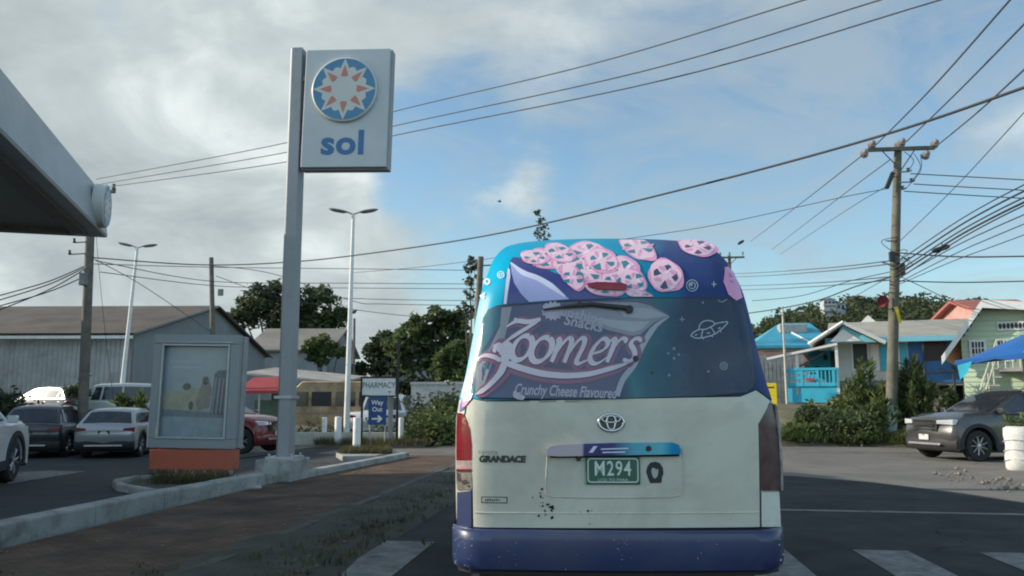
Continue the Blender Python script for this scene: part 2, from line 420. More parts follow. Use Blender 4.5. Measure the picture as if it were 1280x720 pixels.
# far hill and its wood
def hillz(x, y):
    d = math.hypot((x-105)/82, (y-330)/120); e = math.hypot((x-175)/70, (y-350)/110); f = math.hypot((x-60)/40, (y-330)/100)
    return 33*math.exp(-d*d*1.3)+6*math.exp(-e*e*1.1)+6*math.exp(-f*f)
b = MB(); rows = []
for j in range(40):
    rows.append([(x, 190+j*8, -1+hillz(x, 190+j*8)) for x in [-60+i*10 for i in range(42)]])
b.grid(rows)
tag(b.build('hill', mat('hill_ground', (.05, .065, .03), .95, 0, .25, .05), smooth=180), kind='structure')
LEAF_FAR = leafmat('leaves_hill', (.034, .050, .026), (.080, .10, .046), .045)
b = MB(); q = random.Random(11)
def leafball(b, c, rx, rz, n, s, q, mi=0, shell=.55):
    vs = []; fs = []
    for i in range(n):
        while True:
            d = Vector((q.uniform(-1, 1), q.uniform(-1, 1), q.uniform(-1, 1)))
            if .05 < d.length < 1: break
        d = d.normalized()*(shell+(1-shell)*q.random()**.6)
        p = Vector((c[0]+d.x*rx, c[1]+d.y*rx, c[2]+d.z*rz))
        u = Vector((q.gauss(0, 1), q.gauss(0, 1), q.gauss(0, .7))).normalized()
        v_ = u.cross(Vector((q.gauss(0, 1), q.gauss(0, 1), q.gauss(0, 1)))).normalized()
        a = s*q.uniform(.6, 1.3); k = len(vs)
        vs += [p-u*a, p+v_*a*.42, p+u*a, p-v_*a*.42]; fs.append((k, k+1, k+2, k+3))
    b.add(vs, fs, mi)
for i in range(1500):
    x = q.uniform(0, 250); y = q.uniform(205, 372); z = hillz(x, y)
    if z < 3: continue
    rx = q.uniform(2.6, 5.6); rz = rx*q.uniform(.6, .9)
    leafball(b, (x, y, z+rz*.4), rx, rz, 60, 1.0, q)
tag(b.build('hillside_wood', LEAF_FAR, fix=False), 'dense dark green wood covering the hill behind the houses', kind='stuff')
# grass on the verge and the banks
GRASS = leafmat('grass_blades', (.045, .046, .018), (.12, .11, .045), 2.0)
def tufts(b, pts, h, q, n=9):
    for p in pts:
        for i in range(n):
            a = q.random()*6.28; hh = h*q.uniform(.4, 1.2); l = hh*q.uniform(.2, .8); w_ = .006+.004*q.random()
            x, y, z = p[0]+q.gauss(0, .05), p[1]+q.gauss(0, .05), p[2]
            dx, dy = math.cos(a), math.sin(a)
            b.add([(x-dy*w_, y+dx*w_, z), (x+dy*w_, y-dx*w_, z), (x+dx*l, y+dy*l, z+hh)], [(0, 1, 2)])
b = MB(); q = random.Random(21)
tufts(b, [(-3.17+abs(q.gauss(0, .42)), q.uniform(2, 17), .03) for _ in range(900)], .075, q, 8)
tufts(b, [(-3.9+q.gauss(0, .9), 4.2+abs(q.gauss(0, .9)), .08) for _ in range(200)], .06, q, 7)
tag(b.build('verge_grass', GRASS, fix=False), 'patchy dry grass along the edge of the pavement', kind='stuff')
b = MB()
tufts(b, [(q.uniform(4.2, 17), 27.9+abs(q.gauss(0, 1.8)), .1+.22*q.random()) for _ in range(1500)], .28, q, 8)
tag(b.build('bank_grass', leafmat('grass_bank', (.04, .06, .014), (.10, .14, .04), 1.0), fix=False), 'green grass growing on the bank below the houses', kind='stuff')
# ================================================================ the minibus
VX, VY, VRZ = .05, 4.8, R(5.5)
PROF = smoothline([(.912, .45), (.92, .67), (.929, .95), (.930, 1.276), (.921, 1.35), (.907, 1.437), (.878, 1.554), (.84, 1.772), (.822, 1.89), (.796, 2.037), (.763, 2.17), (.722, 2.294), (.652, 2.389), (.54, 2.436), (.36, 2.460), (.18, 2.470), (0.0, 2.473)], 4)
def hw(z):
    if z <= PROF[0][1]: return PROF[0][0]
    for (a, za), (c, zc) in zip(PROF, PROF[1:]):
        if z <= zc: return a+(c-a)*((z-za)/max(1e-6, zc-za))
    return 0.02
def SY(x, z):
    """depth of the rear skin at (x, z), local to the van"""
    base = .012*(1.42-z)**2 if z < 1.42 else .16*(z-1.42)
    if z > 2.02: base += 2.3*(z-2.02)**2
    u = min(1.0, abs(x)/max(.05, hw(z)))
    corner = .10*(max(0, u-.80)/.20)**2 if z < 2.2 else .10*(max(0, u-.80)/.20)**2*max(0, 1-(z-2.2)/.2)
    return base+.045*(x/.93)**2+corner
def vp(px, py):
    """artwork survey: point of the photograph carried onto the rear skin, in the van's own axes"""
    d = sight(px, py); ca, sa = math.cos(VRZ), math.sin(VRZ)
    ox, oy = -VX*ca-VY*sa, VX*sa-VY*ca
    dx, dy = d.x*ca+d.y*sa, -d.x*sa+d.y*ca
    y = 0.0
    for _ in range(6):
        t = (y-oy)/dy; x = ox+dx*t; z = EYE+d.z*t
        y = .5*y+.5*SY(x, min(2.45, z)) if _ > 2 else SY(x, min(2.45, z))
    return (x, z)
def vq(X, Y):            # crop of the lettering
    return vp(565+X/4.923, 390+Y/4.923)
def vr1(X, Y): return vp(560+X/5.805, 290+Y/5.805)
def vr2(X, Y): return vp(760+X/5.805, 290+Y/5.805)
def skin(polys, eps, step=.06):
    """flat artwork draped over the rear skin, eps proud of it"""
    bm = bmesh.new()
    for pl_ in polys:
        vs = [bm.verts.new((p[0], 0, p[1])) for p in pl_]
        try: bm.faces.new(vs)
        except ValueError: pass
    bmesh.ops.triangulate(bm, faces=[f for f in bm.faces if len(f.verts) > 4])
    if bm.verts:
        x0 = min(v.co.x for v in bm.verts); x1 = max(v.co.x for v in bm.verts); z0 = min(v.co.z for v in bm.verts); z1 = max(v.co.z for v in bm.verts)
        x = math.ceil(x0/step)*step
        while x < x1:
            bmesh.ops.bisect_plane(bm, geom=bm.verts[:]+bm.edges[:]+bm.faces[:], plane_co=(x, 0, 0), plane_no=(1, 0, 0), dist=1e-6); x += step
        z = math.ceil(z0/step)*step
        while z < z1:
            bmesh.ops.bisect_plane(bm, geom=bm.verts[:]+bm.edges[:]+bm.faces[:], plane_co=(0, 0, z), plane_no=(0, 0, 1), dist=1e-6); z += step if z < 2 else step*.4
    bmesh.ops.triangulate(bm, faces=bm.faces[:])
    bm.normal_update()
    for f in bm.faces:
        if f.normal.y > 0: f.normal_flip()
    bm.verts.index_update()
    out = ([(v.co.x, SY(v.co.x, v.co.z)-eps, v.co.z) for v in bm.verts], [tuple(v.index for v in f.verts) for f in bm.faces])
    bm.free(); return out
def skin_panel(poly, eps, lip=True):
    """a raised panel: draped face plus its edge returned to the body"""
    b = MB(); b.add(*skin([poly], eps, .05))
    n = len(poly)
    dense = []
    for i in range(n):
        p, q_ = poly[i], poly[(i+1) % n]
        m_ = max(1, int(math.hypot(q_[0]-p[0], q_[1]-p[1])/.03))
        for k in range(m_): dense.append((p[0]+(q_[0]-p[0])*k/m_, p[1]+(q_[1]-p[1])*k/m_))
    b.grid([[(x, SY(x, z)-e, z) for x, z in dense] for e in (eps, -.004)], closed=True)
    return b
van = thing('minibus', 'white minibus whose rear window and upper half carry a purple and turquoise Zoomers snack advert', 'minibus', (VX, VY, 0), VRZ)
# ---- livery paint of the shell: turquoise left, navy right, blue wings below, by where it sits on the body
def livery(name, stops, rough, coat, grey=0.0):
    m = bpy.data.materials.new(name); m.use_nodes = True; nt_ = m.node_tree; b_ = nt_.nodes['Principled BSDF']; L_ = nt_.links.new
    t = nd(nt_, 'ShaderNodeTexCoord'); s_ = nd(nt_, 'ShaderNodeSeparateXYZ'); L_(t.outputs['Object'], s_.inputs[0])
    n_ = nd(nt_, 'ShaderNodeTexNoise', ins={'Scale': 2.2, 'Detail': 3.0}); L_(t.outputs['Object'], n_.inputs['Vector'])
    ma = nd(nt_, 'ShaderNodeMath', operation='MULTIPLY_ADD', ins={1: .5, 2: .37}); L_(s_.outputs['X'], ma.inputs[0])
    mb_ = nd(nt_, 'ShaderNodeMath', operation='MULTIPLY_ADD', ins={1: .26}); L_(n_.outputs['Fac'], mb_.inputs[0]); L_(ma.outputs[0], mb_.inputs[2])
    r_ = ramp(nt_, stops); L_(mb_.outputs[0], r_.inputs['Fac'])
    n2 = nd(nt_, 'ShaderNodeTexNoise', ins={'Scale': 1.6, 'Detail': 8.0, 'Roughness': .7}); L_(t.outputs['Object'], n2.inputs['Vector'])
    r2 = ramp(nt_, [(.5, (0, 0, 0)), (.8, (.18, .18, .18))]); L_(n2.outputs['Fac'], r2.inputs['Fac'])
    mx = nd(nt_, 'ShaderNodeMixRGB', ins={'Color2': (.3, .3, .3, 1)}); L_(r2.outputs['Color'], mx.inputs['Fac']); L_(r_.outputs['Color'], mx.inputs['Color1'])
    L_(mx.outputs[0], b_.inputs['Base Color']); b_.inputs['Roughness'].default_value = rough; b_.inputs['Coat Weight'].default_value = coat
    b_.inputs['Coat Roughness'].default_value = .1; b_.inputs['Specular IOR Level'].default_value = .12
    return m
LIV = livery('livery_paint', [(.0, (.0, .34, .55)), (.16, (.0, .36, .55)), (.45, (.0, .30, .45)), (.55, (.0, .24, .38)), (.62, (.01, .14, .27)), (.69, (.03, .06, .17)), (1, (.028, .042, .14))], .35, .0)
VWHITE = mat('van_white', (.53, .52, .445), .34, 0, .05, 1.2, coat=.4, dirt=(.33, .32, .26), dscale=1.5, damt=.8)
VBLUE = mat('van_blue', (.018, .031, .10), .40, 0, .15, 2, coat=.3, dirt=(.06, .065, .095), dscale=2.5, damt=.6)
BLACK = mat('black_plastic', (.015, .015, .016), .5, 0, .1)
RUBBER = mat('rubber', (.018, .018, .019), .85, 0, .2, 6)
CHROME = mat('chrome', (.55, .55, .55), .18, 1.0, .05)
DARKGAP = mat('panel_gap', (.008, .008, .009), .9)
# ---- shell
b = MB()
nrow = len(PROF); NC = 28
rear = []
for (a, z) in PROF:
    rear.append([(a*(-1+2*j/NC), SY(a*(-1+2*j/NC), z), z) for j in range(NC+1)])
mi = lambda z: 0 if z > 1.40 else (2 if z > .69 else 3)
for i in range(nrow-1):
    b.add(rear[i]+rear[i+1], [(j, j+1, NC+1+j+1, NC+1+j) for j in range(NC)], mi(PROF[i][1]))
st = [(.30, 1.0, 1.0, 0), (.8, 1.0, 1.0, 0), (2.4, 1.0, 1.0, 0), (3.9, .985, 1.0, 0), (4.35, .94, .93, 0), (4.75, .88, .62, 0), (4.95, .80, .46, 0)]
prev = None
ring0 = [rear[i][0] for i in range(nrow)]+[rear[i][NC] for i in range(nrow-2, -1, -1)]
rings = [ring0]
for k_, (y, sx, sz, _) in enumerate(st):
    half = [(a*sx*(1.004 if z < 1.5 else 1.0), z if z < 1.0 else 1.0+(z-1.0)*(sz if sz < 1 else 1)) for a, z in PROF]
    yy = [max(y, SY(a0, z0)+.03*(k_+1)) for (a0, z0) in PROF]
    rings.append([(-a, v_, z) for (a, z), v_ in zip(half, yy)]+[(a, v_, z) for (a, z), v_ in list(zip(half, yy))[-2::-1]])
nr = len(ring0)
for k in range(len(rings)-1):
    for j in range(nr-1):
        z = ring0[j][2]
        b.add([rings[k][j], rings[k][j+1], rings[k+1][j+1], rings[k+1][j]], [(0, 1, 2, 3)], 0 if z > 1.40 else ((1 if ring0[j][0] < 0 else 2) if z > .5 else 3))
b.add(rings[-1], [tuple(range(nr))], 2)
b.add([rings[0][0], rings[0][-1], rings[-1][-1], rings[-1][0]], [(0, 1, 2, 3)], 3)
b.build('body', [LIV, VBLUE, VWHITE, BLACK], van, smooth=40, weld=True)
# ---- tailgate: dark shut line, then the white pressing
gate = [(592, 658), (591, 600), (592, 556), (588, 534), (582, 520), (584, 508), (592, 499), (608, 502), (690, 503.5), (770, 503), (860, 501), (925, 496), (944, 488), (962, 501), (953, 514), (947, 530), (948, 580), (949, 658)]
cx_, cy_ = 770, 580
gap = [(x+(-2 if x < cx_ else 2)*(1 if y < 658.5 else 1), y+(2.2 if y > 600 else -1.5)) for x, y in gate]
b = MB(); b.add(*skin([[vp(*p) for p in gap]], .004)); b.build('shut_line', DARKGAP, van, fix=False)
tg = skin_panel([vp(*p) for p in gate], .014)
tailgate = tg.build('tailgate', VWHITE, van, smooth=40, fix=False)
# recess around the plate: a pressed ledge
b = MB()
led = [vp(*p) for p in [(684, 568), (682, 612), (686, 619), (700, 621), (760, 622), (830, 621), (846, 619), (853, 612), (853, 560)]]
b.tube([(x, SY(x, z)-.0135, z) for x, z in smoothline(led, 5)], .0055, 6)
b.build('pressed_ledge', VWHITE, tailgate, smooth=60)
b = MB(); b.tube([(x, SY(x, z)-.012, z) for x, z in smoothline([vp(*p) for p in [(594, 640), (690, 641), (850, 641), (947, 640)]], 6)], .006, 6)
b.build('swage_line', VWHITE, tailgate, smooth=60)
# ---- lower quarter panels
b = skin_panel([vp(*p) for p in [(571.5, 615), (589.5, 613.5), (589.5, 658), (571, 660)]], .010); b.build('quarter_panel', VBLUE, van, smooth=40, fix=False)
b = skin_panel([vp(*p) for p in [(951.5, 615), (973.5, 615), (975.5, 658), (951.5, 658)]], .010); qp = b.build('quarter_panel', mat('filler_white', (.62, .62, .55), .7, 0, .1, 4, dirt=(.3, .3, .27), dscale=5, damt=.6), van, smooth=40, fix=False)
qp['label'] = 'unpainted cream quarter panel under the broken lamp'
# ---- rear window
win = [(600, 497), (592, 490), (591, 470), (597, 430), (605, 398), (611, 388), (622, 383), (700, 377), (780, 373.5), (870, 373), (918, 375.5), (927, 381), (933, 400), (940, 440), (943, 472), (942, 484), (932, 490.5), (880, 495), (770, 498), (680, 498.5)]
wp = [vp(*p) for p in win]
b = MB(); b.add(*skin([[(x*1.006, z+(.006 if z > 1.7 else -.006)) for x, z in wp]], .006)); b.build('window_seal', mat('seal_rubber', (.012, .012, .013), .6), van, fix=False)
FILM = livery('window_film', [(.0, (.06, .15, .20)), (.14, (.05, .15, .19)), (.25, (.035, .045, .095)), (.5, (.035, .045, .09)), (.56, (.05, .16, .18)), (.63, (.035, .085, .12)), (.70, (.032, .048, .08)), (1, (.03, .042, .075))], .12, .3)
b = MB(); b.add(*skin([wp], .011)); rw = b.build('rear_window', FILM, van, fix=False)
for p_ in rw.data.polygons: p_.use_smooth = True
# ---- printed art. each sheet of vinyl is a part; sheets stack 1 mm apart
def vinyl(name, polys, m, eps, parent=van):
    b = MB(); b.add(*skin(polys, eps)); o = b.build(name, m, parent, fix=False)
    for p_ in o.data.polygons: p_.use_smooth = True
    return o
def ink(name, c, rough=.32): return mat('ink_'+name, c, rough, 0, .08, 6, coat=.3)
NAVY = ink('navy', (.035, .045, .19)); PERI = ink('periwinkle', (.33, .36, .62)); PALE = ink('pale', (.62, .63, .78))
PINKA = ink('pink', (.72, .30, .50)); PINKB = ink('pink_light', (.80, .52, .62)); PINKC = ink('pink_deep', (.45, .13, .26)); HOLE = ink('hole_teal', (.04, .2, .26)); HOLED = ink('hole_dark', (.05, .06, .12))
WHITEI = ink('white', (.72, .74, .76)); MAG = ink('magenta', (.6, .05, .35))
# the bag: flap, inside, spike
vinyl('bag_print', [[vr1(*p) for p in [(455, 205), (470, 182), (532, 186), (760, 290), (1000, 383), (1140, 438), (1270, 482), (1130, 487), (860, 492), (690, 501), (560, 510), (395, 527), (405, 470), (425, 330)]]], NAVY, .0035)
vinyl('bag_print', [[vr1(*p) for p in [(452, 222), (478, 232), (560, 290), (680, 340), (760, 385), (830, 440), (880, 488), (700, 500), (590, 508), (530, 450), (480, 370), (462, 300)]]], PERI, .0045)
vinyl('bag_print', [s_ for s_ in stroke([vr1(*p) for p in [(455, 222), (540, 292), (650, 335), (745, 390), (850, 472)]], .035, 6, (.2, .3))], PALE, .0055)
vinyl('bag_print', [[vr1(*p) for p in [(436, 258), (450, 275), (452, 330), (438, 420), (424, 522), (402, 525), (412, 440), (424, 340)]]], PALE, .0045)
vinyl('edge_print', [[vp(*p) for p in [(593.5, 440), (597, 425), (592, 462), (588, 490), (579, 512), (574, 515), (580, 480)]]], ink('indigo', (.12, .09, .35)), .0035)
vinyl('edge_print', [[vp(*p) for p in [(586, 492), (591, 492), (588, 500), (579, 502), (580, 496)]]], WHITEI, .0045)
vinyl('edge_print', [[vp(*p) for p in [(579, 502), (587, 501), (581, 508), (577, 509)]]], PINKA, .0045)
# corn rings
def hoop(cx, cy, rx, ry, rot, seed, cut=None, m=PINKA, n=5, ep=0.0):
    q_ = random.Random(seed)
    inside = (lambda p: [vp(x, min(max(y, 299), 371)) for x, y in p])
    P = ell(cx, cy, rx, ry, 26, rot, .10, seed); vinyl('ring_print', [inside(P)], m, .0055+ep)
    P = ell(cx-rx*.04, cy-ry*.05, rx*.9, ry*.88, 22, rot, .10, seed+3); vinyl('ring_print', [inside(P)], PINKB if m is PINKA else PINKA, .0065+ep)
    holes = []; n = 4
    for k in range(n):
        if cut is not None and k in cut: continue
        a = rot+6.283*k/n+q_.uniform(-.2, .2); r0, r1 = q_.uniform(.22, .32), q_.uniform(.60, .74); w_ = q_.uniform(.32, .5)
        tri = [(cx+math.cos(a)*rx*r0, cy+math.sin(a)*ry*r0), (cx+math.cos(a-w_)*rx*r1, cy+math.sin(a-w_)*ry*r1), (cx+math.cos(a)*rx*(r1+.08), cy+math.sin(a)*ry*(r1+.08)), (cx+math.cos(a+w_*.8)*rx*r1, cy+math.sin(a+w_*.8)*ry*r1)]
        holes.append(inside(tri))
    if holes: vinyl('ring_print', holes, HOLE if cx < 800 else HOLED, .0079+ep)
    sh = []
    for k in range(n):
        a = rot+6.283*(k+.5)/n; r2 = q_.uniform(.42, .62)
        sh.append(inside(ell(cx+math.cos(a)*rx*r2, cy+math.sin(a)*ry*r2, rx*.2, ry*.13, 10, a+q_.uniform(-.6, .6), .2, seed+k)))
    vinyl('ring_print', sh, ink('pink_shade', (.66, .30, .46)), .0072+ep)
    sh = [inside(ell(cx+rx*q_.uniform(-.4, .4), cy+ry*q_.uniform(-.55, .1), rx*.2, ry*.10, 9, q_.random()*3, .2, seed)) for k in range(2)]
    vinyl('ring_print', sh, ink('pink_pale', (.85, .66, .72)), .0075+ep)
for a_ in [(700, 316, 21, 11, .4, 12), (716, 347, 20, 11, .9, 14), (752, 326, 22, 15, .3, 15), (792, 352, 18, 14, .7, 13), (668, 322, 18, 9, .2, 16), (683, 324, 27, 12, .2, 1), (712, 332, 24, 17, .5, 2), (734, 316, 24, 15, .1, 3, (4,)), (733, 340, 26, 17, .8, 4), (778, 341, 22, 21, .3, 5), (766, 354, 19, 13, 1.0, 6), (797, 309, 27, 13, .6, 7), (832, 345, 22.5, 21, .35, 8), (872, 309, 25, 11, .2, 9), (798, 368, 18, 5, .2, 10, (1, 2, 3)), (757, 360, 28, 10, .1, 11)]:
    hoop(*a_, ep=.0003*a_[5])
vinyl('ring_print', [[vp(*p) for p in [(906, 334), (911, 333), (917, 340), (924, 356), (928, 372), (920, 376), (910, 368), (904, 352)]]], PINKA, .0055)
vinyl('ring_print', [[vp(*p) for p in [(911, 340), (915, 345), (917, 354), (912, 352)]]], PINKC, .0065)
# doodles in white outline on vinyl and window
def doodle(name, lines, m, w_, eps):
    ps = []
    for l in lines: ps += stroke([vp(*p) for p in l], w_, 5)
    return vinyl(name, ps, m, eps)
LINE = ink('doodle_line', (.36, .42, .48)); LINEW = ink('doodle_white', (.55, .75, .8))
circ = lambda x, y, r_: [(x+r_*math.cos(t*.7), y+r_*math.sin(t*.7)) for t in range(10)]
doodle('doodle', [circ(626, 343.5, 4), circ(626, 343.5, 1.8)], LINEW, .006, .0055)
doodle('doodle', [circ(609, 352, 3)], LINEW, .012, .0055)
doodle('doodle', [circ(602, 370, 1), circ(605, 367.5, .8), circ(604, 372, .7)], LINEW, .010, .0055)
doodle('doodle', [circ(865, 357, 7), circ(865, 357, 4), circ(864, 356, 1.3), [(892, 352), (892, 359)], [(889, 355.5), (895.5, 355.5)]], LINE, .005, .0055)
doodle('window_doodle', [[(863, 420), (872, 423), (890, 419), (902, 411), (909, 403), (900, 403.5), (893, 405)], [(863, 420), (866, 416), (873, 412)], [(873, 412), (875, 405), (882, 401), (890, 402), (893, 406)], [(873, 412), (882, 411.5), (893, 406)], [(878, 411.5), (876, 422)], [(888, 409), (893, 417)], [(868, 419), (871, 418.5)], [(883, 417), (887, 416)], [(897, 411), (900, 409.5)], [(878, 423), (879, 424.5)], [(889, 420), (890.5, 421.5)], [(900, 414), (901, 415.5)]], LINE, .0055, .013)
doodle('window_doodle', [[(852, 396), (852, 402.5)], [(849, 399.5), (855.5, 399.5)], circ(904, 457.5, 4.5), circ(904, 457.5, 2), circ(842, 436, 1.2), circ(835, 442, .8), circ(848, 443.5, .8), circ(842, 448, 1), circ(836, 469, 1), circ(885, 464.5, .8), [(897, 375), (901, 378), (908, 374.5)], circ(878, 378.5, .7)], ink('doodle_dim', (.16, .22, .27)), .006, .013)
# ---- art on the window, dulled by the perforated film
gG = lambda n, c: mat('film_'+n, c, .14, 0, .1, 5, coat=.25)
FBAG = gG('bag', (.055, .06, .115)); FGREY = gG('grey', (.20, .21, .24)); FGREYL = gG('grey_light', (.30, .31, .34)); FTEAL = gG('teal', (.06, .17, .20))
FLET = gG('letter', (.46, .43, .49)); FGLOW = gG('glow', (.19, .075, .12)); FLETD = gG('letter_edge', (.06, .03, .07)); FTXT = gG('small_letter', (.30, .29, .36))
inw = lambda p: vp(*p)
vinyl('window_print', [[inw(p) for p in [(640, 383), (700, 378.5), (790, 375), (812, 376), (836, 394), (822, 404), (806, 425), (790, 452), (776, 478), (768, 496.5), (680, 497.5), (606, 496), (594, 489), (593, 470), (602, 440), (618, 415)]]], FBAG, .0118)
vinyl('window_print', [[inw(p) for p in [(627, 385), (640, 383.5), (632, 410), (630, 428), (616, 436), (596, 462), (594, 488), (601, 494), (612, 462), (620, 438), (612, 436), (617, 425), (625, 408)]]], FGREY, .0124)
vinyl('window_print', [[inw(p) for p in [(684, 384), (740, 378), (795, 378), (812, 382), (836, 395), (818, 403), (800, 418), (790, 420), (760, 413), (735, 404), (705, 394)]]], FGREY, .0124)
vinyl('window_print', [[inw(p) for p in [(770, 384), (812, 386), (834, 395), (806, 399), (780, 396)]], [inw(p) for p in [(740, 398), (790, 402), (812, 402), (800, 413), (790, 415), (762, 409)]]], FGREYL, .0130)
vinyl('window_print', stroke([inw(p) for p in [(836, 396), (818, 409), (803, 432), (792, 456), (778, 475), (771, 495)]], .032, 6, (.15, .9)), FGREYL, .0130)
# gear and small words
sg = vq(668, 30)
gear = []
for k in range(28):
    a = 6.283*k/28; r_ = .052 if k % 2 else .068
    gear.append((sg[0]-.045+r_*math.cos(a), sg[1]+.035+r_*math.sin(a)*.9))
vinyl('window_print', [gear], FTXT, .0136)
def words_skin(name, txt, px, py, size, ang, m, eps, parent=van, sx=1.0, **kw):
    vs, fs = lettering(txt, size, **kw); vs = [(x*sx, y) for x, y in vs]; c = vp(px, py); ca, sa = math.cos(R(ang)), math.sin(R(ang))
    P = [(c[0]+x*ca-y*sa, c[1]+x*sa+y*ca) for x, y in vs]
    return vinyl(name, [[P[i] for i in f] for f in fs], m, eps, parent)
words_skin('window_lettering', 'Sunshine', 723, 394, .085, -13, FTXT, .0142, bold=.002, shear=.1)
words_skin('window_lettering', 'Snacks', 729, 405, .085, -12, FTXT, .0142, bold=.002, shear=.1)
words_skin('window_lettering', 'Crunchy Cheese Flavoured', 706, 489.5, .086, -2.5, FTXT, .0139, sx=.61, shear=.3, bold=.0015)
vinyl('window_print', stroke([vq(*p) for p in [(385, 485), (395, 515), (430, 525), (440, 512)]], .03, 5, (.3, .3)), FTXT, .0136)
# the big script word, pen strokes with a slanted nib
def pen(lines, k, dx=0, dy=0):
    ps = []
    for pts, w_, tp in lines:
        ps += stroke([vq(x+dx, y+dy) for x, y in pts], w_*(k*.40+.30 if k > 1 else .70*k), 8, tp, nib=(R(38), .42))
    return ps
def oval(cx, cy, rx, ry, sl_):
    return [(cx+rx*math.cos(t)-sl_*ry*math.sin(t), cy+ry*math.sin(t)) for t in [-1.2+i*6.283/14 for i in range(15)]]
SC = [([(335, 92), (400, 58), (470, 62), (545, 45)], .050, (.5, .8)), ([(385, 40), (402, 58)], .03, (.2, 1)), ([(535, 52), (460, 100), (395, 140), (332, 182)], .062, (.8, .5)),
      ([(320, 185), (345, 220), (345, 270), (322, 300)], .085, (.5, .8)), ([(268, 250), (262, 232), (278, 218), (300, 228), (305, 262)], .045, (.3, .8)), ([(255, 215), (290, 215), (325, 260), (310, 310)], .075, (.4, .8)),
      ([(150, 292), (200, 268), (255, 276), (300, 300)], .042, (.1, .9)),
      ([(330, 300), (300, 370), (245, 435), (190, 482), (142, 508)], .085, (.8, .1)),
      ([(330, 312), (440, 350), (560, 380), (700, 392), (840, 382), (960, 352), (1050, 325), (1115, 300)], .060, (.9, .15)),
      (oval(432, 222, 56, 74, .36), .056, (1, 1)), (oval(552, 232, 58, 74, .36), .056, (1, 1)),
      ([(640, 178), (660, 172), (648, 220), (612, 308)], .056, (.5, .8)), ([(628, 275), (672, 205), (712, 166), (735, 172), (728, 212), (690, 312)], .050, (.4, .9)), ([(708, 275), (752, 205), (792, 166), (815, 172), (806, 215), (768, 296), (778, 318), (832, 296)], .050, (.4, .5)),
      ([(850, 262), (920, 240), (955, 205), (950, 172), (918, 172), (872, 222), (848, 285), (868, 316), (905, 312), (958, 275)], .048, (.5, .4)),
      ([(968, 182), (1000, 170), (992, 210), (952, 310)], .054, (.5, .8)), ([(972, 262), (1010, 196), (1045, 166), (1068, 172), (1062, 192)], .044, (.4, .7)),
      ([(1160, 186), (1150, 165), (1118, 170), (1100, 200), (1118, 235), (1122, 272), (1095, 302), (1066, 300), (1060, 285)], .048, (.6, .6))]
vinyl('window_print', pen(SC, 3.5, 4, 7), FGLOW, .0136)
vinyl('window_print', pen(SC, 1.3, 3, 4), FLETD, .0143)
vinyl('window_lettering', pen(SC, 1.0), FLET, .0150)
b = MB(); p = vq(1128, 288); b.add(*skin([ell(p[0], p[1], .018, .018, 10)], .0156)); p = vq(1230, 372); b.add(*skin([ell(p[0], p[1], .008, .008, 8)], .0156)); b.build('washer_plug', BLACK, van, fix=False)
# ---- wiper, high brake light
b = MB()
wl = [vp(*p) for p in [(679, 388), (710, 383.5), (740, 381), (786, 386)]]
b.tube([(x, SY(x, z)-.035, z) for x, z in wl], [.006, .010, .012, .014], 6); p = vp(786, 387); b.lathe([(0, -.045), (.022, -.045), (.026, -.01), (.026, 0)], 12, Matrix.Translation((p[0], SY(*p), p[1])) @ Matrix.Rotation(R(-90), 4, 'X'))
p = vp(724, 381); b.box((p[0], SY(*p)-.03, p[1]), (.02, .03, .03))
b.build('wiper', BLACK, van, smooth=50)
REDL = mat('red_lens', (.20, .010, .018), .15, 0, .12, 8, coat=.6, dirt=(.12, .03, .03), dscale=6, damt=.6)
b = skin_panel([vp(*p) for p in [(733, 355), (745, 353), (776, 354), (783, 356), (784, 360), (780, 363), (750, 362), (735, 359)]], .028); b.build('high_brake_light', REDL, van, smooth=50, fix=False)
# ---- tail lights
b = skin_panel([vp(*p) for p in [(571.5, 516), (576, 516), (583, 524), (588, 537), (590, 556), (590, 575), (570.5, 575), (570.5, 540)]], .016); tl = b.build('tail_light', REDL, van, smooth=50, fix=False)
tl['label'] = 'red tail light with a smashed lower end'
CLEAR = mat('clear_lens', (.42, .30, .30), .2, 0, .2, 9, coat=.5, dirt=(.16, .1, .1), dscale=7, damt=.7)
b = skin_panel([vp(*p) for p in [(570.5, 575.3), (590, 575.3), (590, 586), (570.5, 586)]], .015); b.build('lens', CLEAR, tl, smooth=50, fix=False)
b = skin_panel([vp(*p) for p in [(570.5, 586.3), (590, 586.3), (590, 589), (570.5, 589)]], .0165); b.build('red_band', REDL, tl, smooth=50, fix=False)
b = skin_panel([vp(*p) for p in [(570.5, 589.3), (590, 589.3), (590, 611.5), (572, 612.5), (570.5, 602)]], .008); b.build('lamp_housing', mat('lamp_housing', (.22, .2, .18), .4, .3, .3, 14, dirt=(.02, .02, .02), dscale=11, damt=1), tl, smooth=50, fix=False)
b = MB(); b.add(*skin([[vp(*p) for p in s_] for s_ in [[(571, 590), (575, 592), (577, 600), (574, 603), (572, 598)], [(576, 601), (582, 599), (588, 604), (584, 605), (579, 606)], [(570.6, 590), (573, 595), (571.5, 601)], [(583, 607), (588, 606), (587, 610)]]], .0095)); b.build('broken_shard', BLACK, tl, fix=False)
b = skin_panel([vp(*p) for p in [(947.5, 532), (953, 515), (964, 503), (968, 506), (972, 530), (975, 560), (975.5, 613), (949.5, 613)]], .012)
tr_ = b.build('tail_light', mat('dark_lens', (.055, .022, .028), .3, 0, .35, 7, coat=.2, dirt=(.10, .085, .08), dscale=3.5, damt=.8), van, smooth=50, fix=False); tr_['label'] = 'burnt out dark tail light without its lens'
b = MB(); q = random.Random(4)
